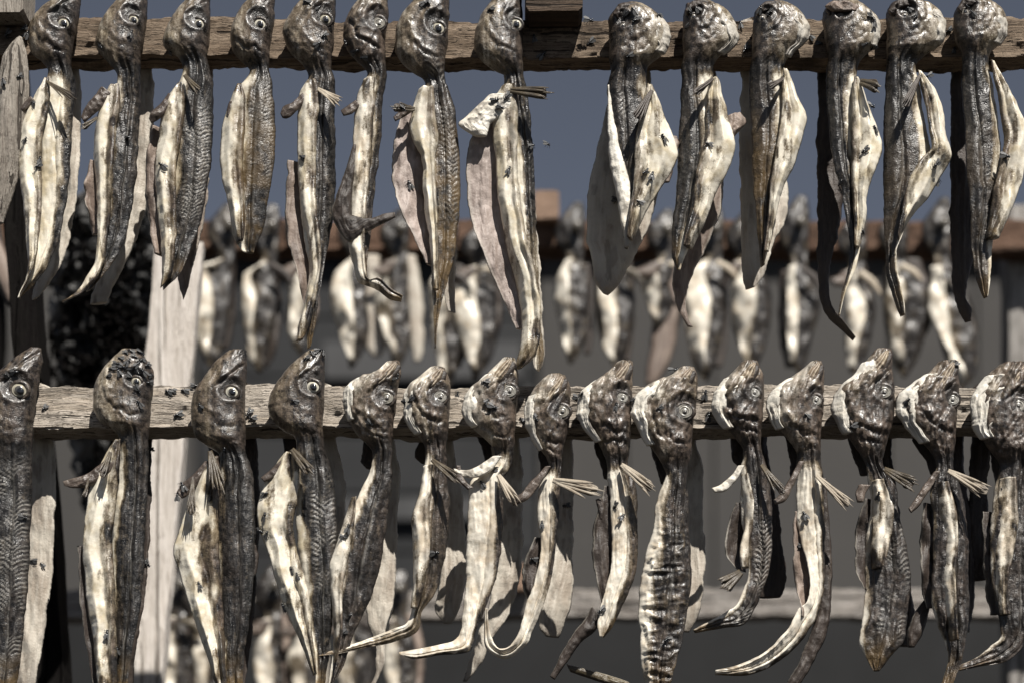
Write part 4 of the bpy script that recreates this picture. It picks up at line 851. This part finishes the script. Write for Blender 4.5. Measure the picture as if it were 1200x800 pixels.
rear_fish('blurred fish with open pinkish slab between first and second fish right of beam end', 776, 246, 298, 306, 380, 752, 792, white=1.0, slab=('flesh_pink', [(305, 770, 796), (340, 768, 800), (390, 764, 794), (430, 758, 782), (450, 755, 768)]))
rear_fish('blurred white striped fish behind the pink tipped upper fish', 832, 244, 298, 304, 440, 800, 850, white=1.0, slab=('flesh_dark', [(310, 838, 852), (400, 842, 852), (430, 836, 846)]))
rear_fish('blurred dark red bellied fish under third fish right of the beam end', 870, 246, 302, 306, 430, 857, 904, white=.7, slab=('flesh_dark', [(310, 860, 878), (380, 858, 880), (420, 872, 886)]))
rear_fish('blurred white striped fish between third and fourth fish right of the beam end', 932, 230, 300, 312, 432, 912, 956, white=.9, slab=('flesh_dark', [(318, 914, 930), (390, 912, 932), (430, 920, 936)]))
rear_fish('blurred pale fish behind the long twisted tail tip', 1000, 250, 304, 316, 440, 984, 1022, white=.9)
rear_fish('blurred dark fish behind the blunt tail stub of upper fish', 1048, 244, 300, 308, 436, 1030, 1088, white=.4, nub=False)
rear_fish('blurred fish with white diagonal belly near right end of the rear rail', 1100, 232, 300, 312, 452, 1090, 1140, lean=16, white=.9, slab=('flesh_dark', [(320, 1092, 1112), (400, 1102, 1124), (445, 1118, 1134)]))
GL = 'out of focus fish on the low rear rail'
rear_fish('blurred fish low behind the pale plank, leftmost on low rear rail', 205, 660, 716, 722, 850, 186, 228, white=.5, group=GL)
rear_fish('blurred fish seen low between second and third lower fish', 228, 668, 722, 726, 850, 226, 262, white=.3, group=GL)
rear_fish('blurred fish low between the third and fourth lower fish', 316, 662, 716, 724, 850, 296, 336, white=.7, group=GL)
rear_fish('blurred dark fish low behind the fourth lower fish', 356, 668, 720, 726, 850, 338, 376, white=.4, group=GL)
rear_fish('blurred fish low behind the fifth lower fish', 412, 664, 716, 724, 850, 396, 440, white=.7, group=GL)
rear_fish('blurred fish low right of the fifth lower fish, under its pale fillet', 462, 668, 718, 724, 850, 452, 490, white=.5, group=GL)
# a reddish fish tail at the left edge
root = empty('dried_fish', P(-2, 230, .7)); tag(root, 'blurred reddish fish end poking in at the left picture edge', 'fish')
mk('body', root, M['flesh_dark'], [(225, -30, -4), (290, -24, 6), (320, -14, 15), (345, 2, 20), (360, 10, 19)], d=.7, bulge=.016, back=.01, step=3, nu=12)
mk('belly_flap', root, M['flesh_pink'], [(280, -20, 0), (310, -10, 12), (342, 4, 17), (354, 10, 17)], d=.684, bulge=.008, back=.006, step=3, nu=8)

# ------------------------------------------------------------------ dark clump of netting
m, nt, b = new_mat('dark netting'); g = N(nt); tc = g.n('ShaderNodeTexCoord')
vz = g.n('ShaderNodeTexVoronoi'); vz.inputs['Scale'].default_value = 38; g.link(tc.outputs['Object'], vz.inputs['Vector'])
nz = g.noise(tc.outputs['Object'], 10, 5, .72)
g.link(g.mix(g.ramp(nz, .42, .64), (.007, .007, .007), (.14, .137, .132)), b.inputs['Base Color']); b.inputs['Roughness'].default_value = .7
g.link(g.bump(nz, .02, 1.0), b.inputs['Normal']); M['net'] = m
def net():
    d = .95; pts = [(228, 92, 150), (250, 76, 185), (300, 60, 190), (360, 58, 188), (430, 66, 182), (500, 76, 176), (560, 88, 160), (600, 104, 140)]
    root = empty('net_bundle', P(120, 228, d)); tag(root, 'dark mottled bundle hanging blurred behind the first upper fish', 'bundle')
    mk('bundle', root, M['net'], pts, d=d, bulge=.10, back=.08, step=3, nu=44, jit=7, seed=501,
       disp=lambda X, Y, U, V, vp: (fbm(X / 16, Y / 16, 502, 4) - .5) * .10 + (ridged(X / 12, Y / 12, 503) - .5) * .04)
    r = random.Random(4)
    vs = []; fs = []
    for k in range(90):
        x = r.uniform(62, 186); y = r.uniform(232, 520); n = 14; ang = r.uniform(0, 6.3); px, py = x, y
        for i in range(n):
            ang += r.uniform(-.7, .7); px += 5 * math.cos(ang); py += 5 * math.sin(ang)
            px = min(max(px, 58), 190)
            p = P(px, py, d - .10 - r.uniform(0, .03) + .09 * abs(px - 124) / 66)
            for q in range(4):
                t = q * math.pi / 2; vs.append(p + .003 * np.array([math.cos(t), math.sin(t), math.cos(t + .8)]))
        b0 = len(vs) - 4 * n
        for i in range(n - 1):
            for q in range(4): fs.append((b0+i*4+q, b0+i*4+(q+1) % 4, b0+(i+1)*4+(q+1) % 4, b0+(i+1)*4+q))
    link_mesh('strands', vs, fs, M['post_dark'], root)
net()

# ------------------------------------------------------------------ shed behind, ground
m, nt, b = new_mat('grey boards'); g = N(nt); tc = g.n('ShaderNodeTexCoord')
n1 = g.noise(g.mapping(tc.outputs['Object'], (3, 3, .6)), 1.0, 4); n2 = g.noise(tc.outputs['Object'], 9, 5, .7)
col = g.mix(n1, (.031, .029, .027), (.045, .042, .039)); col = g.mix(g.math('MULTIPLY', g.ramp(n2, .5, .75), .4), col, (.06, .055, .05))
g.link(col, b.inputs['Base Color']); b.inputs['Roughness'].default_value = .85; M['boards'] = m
M['boards_dark'] = plain_mat('near black boards', (.006, .0062, .0066), .7, .3, .25, 6)  # one very dark tone for the base, core and roof boards
M['boards_blue'] = plain_mat('slate grey boards', (.014, .0145, .0155), .7, .3, .2, 6)
M['trim'] = plain_mat('pale grey trim', (.05, .05, .051), .7, .3, .15, 8)
def boxes(lst):
    vs = []; fs = []
    for (x0, x1, y0, y1, z0, z1) in lst:
        b0 = len(vs); vs += [(x0,y0,z0),(x1,y0,z0),(x1,y1,z0),(x0,y1,z0),(x0,y0,z1),(x1,y0,z1),(x1,y1,z1),(x0,y1,z1)]
        fs += [tuple(b0+q for q in f) for f in ((0,3,2,1),(4,5,6,7),(0,1,5,4),(1,2,6,5),(2,3,7,6),(3,0,4,7))]
    return vs, fs
WD = 4.6
def wx(px): return P(px, 0, WD)[0]
def wz(py): return P(0, py, WD)[2]
shed = empty('shed', (0, WD, 0)); tag(shed, 'plain grey boarded shed wall filling the blurred background', 'shed')
x0, x1 = wx(-1500), wx(2600)
vs, fs = boxes([(x0, x1, WD + .06, WD + 4, 0, wz(296))]); link_mesh('wall_core', vs, fs, M['boards_dark'], shed, smooth=False)
bl = []; x = wx(632); 
while x < x1: bl.append((x, min(x + .292, x1), WD, WD + .058, wz(712), wz(300))); x += .30
vs, fs = boxes(bl); link_mesh('wall', vs, fs, M['boards'], shed, smooth=False)
bl = []; z = wz(712)
while z < wz(306): bl.append((wx(232), wx(628), WD + .01, WD + .058, z, z + .19)); z += .2
vs, fs = boxes(bl); link_mesh('door', vs, fs, M['boards_blue'], shed, smooth=False)
bl = []; x = x0
while x < wx(228): bl.append((x, min(x + .292, wx(228)), WD, WD + .058, wz(712), wz(300))); x += .30
vs, fs = boxes(bl); link_mesh('wall', vs, fs, M['boards'], shed, smooth=False)
for q in ((wx(380), wx(610), WD - .03, WD + .008, wz(446), wz(404)), (wx(380), wx(600), WD - .03, WD + .008, wz(610), wz(585))):
    vs, fs = boxes([q]); link_mesh('door_rail', vs, fs, M['trim'], shed, smooth=False)
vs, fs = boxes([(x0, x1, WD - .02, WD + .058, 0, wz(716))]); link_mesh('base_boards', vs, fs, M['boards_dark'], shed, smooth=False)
vs, fs = boxes([(x0 - .1, x1 + .1, WD - .06, WD + 4.1, wz(300) + .002, wz(288))]); link_mesh('roof', vs, fs, M['boards_dark'], shed, smooth=False)
M['ground'] = plain_mat('gravel ground', (.02, .018, .016), .95, .2, .4, 14, .02)
n = 60; vs = []; fs = []
for i in range(n + 1):
    for j in range(n + 1):
        x = (i / n * 2 - 1); y = (j / n * 2 - 1); x = x * abs(x) ** 2 * 1500; y = y * abs(y) ** 2 * 1500
        h = 0 if max(abs(x), abs(y)) < 12 else (fbm(np.array([x / 40]), np.array([y / 40]), 3)[0] - .5) * .8
        vs.append((x, y + 2, h - (0 if max(abs(x), abs(y)) < 12 else .2)))
for i in range(n):
    for j in range(n): a = i * (n + 1) + j; fs.append((a, a + n + 1, a + n + 2, a + 1))
tag(link_mesh('ground', vs, fs, M['ground'], origin=(0, 0, 0)), kind='structure')

# ------------------------------------------------------------------ flies
def fly_mesh():
    vs = []; fs = []; mi = []
    def ell(c, r, seg=8, ring=6):
        b0 = len(vs)
        for i in range(ring + 1):
            th = math.pi * i / ring
            for j in range(seg):
                ph = 2 * math.pi * j / seg
                vs.append((c[0] + r[0] * math.sin(th) * math.cos(ph), c[1] + r[1] * math.sin(th) * math.sin(ph), c[2] + r[2] * math.cos(th)))
        for i in range(ring):
            for j in range(seg): fs.append((b0+i*seg+j, b0+(i+1)*seg+j, b0+(i+1)*seg+(j+1) % seg, b0+i*seg+(j+1) % seg)); mi.append(0)
    # along local Z (up = head), back towards -Y
    ell((0, -.0012, -.0018), (.0014, .0013, .0026)); ell((0, -.0014, .0014), (.0013, .0013, .0016)); ell((0, -.0013, .0034), (.0012, .0010, .0008))
    for s in (-1, 1):
        b0 = len(vs)
        vs.extend([(s*.0005, -.0028, .001), (s*.0022, -.0024, -.0008), (s*.0030, -.0021, -.0040), (s*.0016, -.0023, -.0054), (s*.0003, -.0028, -.0035)])
        vs.extend([(a, b + .0001, c) for a, b, c in vs[b0:b0+5]])
        fs.append((b0, b0+1, b0+2, b0+3, b0+4)); fs.append((b0+9, b0+8, b0+7, b0+6, b0+5)); mi.extend([1, 1])
        for z, dz in ((.0024, .0016), (.0012, 0), (0, -.0018)):
            b0 = len(vs); w = .00022
            pts = [(s*.0006, -.001, z), (s*.0022, -.0016, z + dz * .5), (s*.0032, .0004, z + dz)]
            for p in pts:
                for q in range(3): t = q * 2.094; vs.append((p[0] + w*math.cos(t)*.6, p[1] + w*math.sin(t), p[2] + w*math.cos(t)))
            for i in range(2):
                for q in range(3): fs.append((b0+i*3+q, b0+i*3+(q+1) % 3, b0+(i+1)*3+(q+1) % 3, b0+(i+1)*3+q)); mi.append(0)
    me = bpy.data.meshes.new('fly'); me.from_pydata(vs, [], fs); me.materials.append(M['fly']); me.materials.append(M['wing'])
    me.polygons.foreach_set('material_index', mi); me.polygons.foreach_set('use_smooth', [True] * len(fs)); me.update()
    return me
FLY = fly_mesh()
allv = []; allf = []; off = 0
for v, f in WORLD:
    v = np.asarray(v); allv.append(v); allf += [[i + off for i in q] for q in f]; off += len(v)
BVH = BVHTree.FromPolygons(np.concatenate(allv).tolist(), allf)
CAM = Vector((0, -D, CAM_Z))
def place_fly(px, py, label, group, size=1.0, rot=None, free=None):
    o = bpy.data.objects.new('fly', FLY); COL.objects.link(o)
    if free is None:
        dr = (Vector(P(px, py, 0)) - CAM).normalized()
        hit, nrm, idx, dist = BVH.ray_cast(CAM, dr)
        if hit is None or hit.y > .12: hit = Vector(P(px, py, -.012)); nrm = Vector((0, -1, 0))
        if nrm.dot(dr) > 0: nrm = -nrm
    else: hit = Vector(P(px, py, free)); nrm = Vector((.4, -.8, .3)).normalized()
    y = -nrm; z = Vector((0, 0, 1)); z = (z - y * z.dot(y))
    z = z.normalized() if z.length > .05 else Vector((1, 0, 0)); x = y.cross(z)
    from mathutils import Matrix
    Rm = Matrix((x, y, z)).transposed().to_4x4() @ Matrix.Rotation(rnd.uniform(-2.6, 2.6) if rot is None else rot, 4, 'Y')
    s = size * rnd.uniform(.95, 1.35)
    o.matrix_world = Matrix.Translation(hit) @ Rm @ Matrix.Scale(s, 4)
    tag(o, label, 'fly', group)
ORD = {1: [''], 2: ['upper', 'lower'], 3: ['topmost', 'middle', 'lowest']}
NTH = ['topmost', 'second highest', 'third highest', 'fourth highest', 'fifth highest', 'sixth highest', 'seventh highest', 'eighth highest', 'ninth highest', 'tenth highest', 'eleventh highest']
def flies(host, pts, swarm=False, size=1.0):
    pts = sorted(pts, key=lambda p: p[1])
    for i, (px, py) in enumerate(pts):
        if swarm: lab = 'black fly in the swarm on ' + host
        elif len(pts) == 1: lab = 'only black fly on ' + host
        else: lab = NTH[i] + ' black fly on ' + host
        place_fly(px, py, lab, 'flies on ' + host, size)
flies('first fish from left, upper rail', [(30,165),(46,188),(44,195),(40,122)])
flies('the split stake at left edge', [(22,90),(5,97),(9,40)])
flies('the upper rail left of the first fish', [(28,34),(33,41)])
flies('second fish from left, upper rail', [(119,55),(150,162),(153,40)])
flies('third fish from left, upper rail', [(201,62),(190,195)])
flies('fifth fish from left, upper rail', [(372,10),(386,15),(380,42),(372,52),(355,185),(360,3)])
flies('sixth fish from left, upper rail', [(417,60),(406,50),(427,68)])
flies('seventh fish from left, upper rail', [(497,5),(480,217),(472,128),(503,1)])
flies('eighth fish from left, upper rail', [(576,12),(594,114),(586,126),(596,200),(580,118),(622,172)])
flies('the upper rail by the dark beam end', [(626,46),(635,66),(692,50),(690,25)])
place_fly(640, 170, 'black fly hovering in the open sky below the beam end', 'flying flies', 1.0, free=-.05)
flies('first fish right of beam end, upper rail', [(738,66),(772,19),(777,163),(755,202),(764,207),(750,238),(722,235),(733,18),(743,14),(745,24)])
flies('second fish right of beam end, upper rail', [(817,12),(830,170),(808,14),(806,32)])
flies('third fish right of beam end, upper rail', [(891,12),(903,16),(915,100)])
flies('fourth fish right of beam end, upper rail', [(1020,20),(1024,28),(1013,52),(1024,55),(1020,125),(1025,152),(1014,177),(985,215),(1010,272)])
flies('fifth fish right of beam end, upper rail', [(1066,12),(1072,20),(1096,193),(1099,215),(1088,90)])
flies('fish at right picture edge, upper rail', [(1133,8),(1140,16),(1178,184)])
flies('the upper rail among the right hand fish', [(868,30),(950,44),(960,52),(1112,36),(1118,60),(874,58)])
flies('the lower rail under the middle fish', [(474,470),(536,462),(612,492),(676,466),(742,470),(826,462),(830,488)])
flies('first fish from left, lower rail', [(26,606),(40,657),(50,662),(18,436),(8,440)])
flies('the lower rail beside the first fish', [(52,478)])
flies('snout of the second fish, lower rail', [(137,426),(142,420),(148,414),(154,412),(158,418),(150,424),(144,430),(160,427),(166,422),(172,428),(168,436),(176,440),(162,436),(154,432),(140,436),(152,441),(174,448),(132,432),(128,440),(164,414)], swarm=True, size=.9)
flies('body of the second fish, lower rail', [(161,456),(163,473),(125,743),(172,660),(176,527),(139,762)])
flies('the lower rail between second and third fish', [(202,457),(217,458),(228,452),(209,486),(198,459)])
flies('third fish from left, lower rail', [(236,476),(263,529),(247,584),(233,685),(214,570),(208,582)])
flies('the lower rail between third and fourth fish', [(292,484),(296,490)])
flies('snout of the fourth fish, lower rail', [(366,414),(372,411),(378,414),(360,420)], swarm=True, size=.9)
flies('belly of the fourth fish, lower rail', [(311,579),(311,605),(306,622),(313,626),(342,668),(349,675),(334,711),(345,470)])
flies('fifth fish from left, lower rail', [(407,619),(402,629),(410,720),(403,741),(433,495),(462,443)])
flies('sixth fish from left, lower rail', [(482,468),(510,648)])
flies('seventh fish from left, lower rail', [(565,567),(578,551),(570,470),(577,477),(569,448)])
flies('eighth fish from left, lower rail', [(635,614),(625,655),(663,592),(628,490)])
flies('ninth fish from left, lower rail', [(722,592),(729,606),(704,715),(682,462),(722,476)])
flies('tenth fish from left, lower rail', [(773,478),(782,750),(789,434)])
flies('twelfth fish from left, lower rail', [(943,604),(946,487),(936,640)])
flies('thirteenth fish from left, lower rail', [(1000,500),(1030,580)])
flies('second fish from right, lower rail', [(1064,470),(1120,428)])

# ------------------------------------------------------------------ light, sky, camera
EL, AZ = math.radians(53), math.radians(24)
sv = Vector((math.sin(AZ) * math.cos(EL), -math.cos(AZ) * math.cos(EL), math.sin(EL)))
L = bpy.data.lights.new('sun', 'SUN'); L.energy = 5.0; L.angle = math.radians(.5); L.color = (1.0, .955, .89)
lo = bpy.data.objects.new('sun', L); COL.objects.link(lo); lo.rotation_euler = (-sv).to_track_quat('-Z', 'Y').to_euler(); lo.location = (0, -3, 8)
W = bpy.data.worlds.new('World'); SC.world = W; W.use_nodes = True
nt = W.node_tree; bg = nt.nodes['Background']
sky = nt.nodes.new('ShaderNodeTexSky'); sky.sky_type = 'NISHITA'; sky.sun_disc = False
sky.sun_elevation = EL; sky.sun_rotation = math.atan2(sv.x, sv.y); sky.altitude = 1500; sky.air_density = .55; sky.dust_density = .1; sky.ozone_density = 1.0
hs = nt.nodes.new('ShaderNodeHueSaturation'); hs.inputs['Saturation'].default_value = .52; hs.inputs['Value'].default_value = .86
nt.links.new(sky.outputs[0], hs.inputs['Color']); nt.links.new(hs.outputs[0], bg.inputs['Color']); bg.inputs['Strength'].default_value = .05
cam = bpy.data.cameras.new('camera'); co = bpy.data.objects.new('camera', cam); COL.objects.link(co)
co.location = CAM; co.rotation_euler = (math.pi / 2, 0, 0)
cam.sensor_width = 36; cam.lens = 36 * D / 1.2; cam.shift_y = (HZ - 400) / 1200; cam.clip_end = 5000; cam.clip_start = .05
cam.dof.use_dof = True; cam.dof.focus_distance = D - .025; cam.dof.aperture_fstop = 2.7
SC.camera = co
v = SC.view_settings; v.view_transform = 'Standard'; v.look = 'None'; v.exposure = 0.68; v.gamma = 1.0; v.use_curve_mapping = False
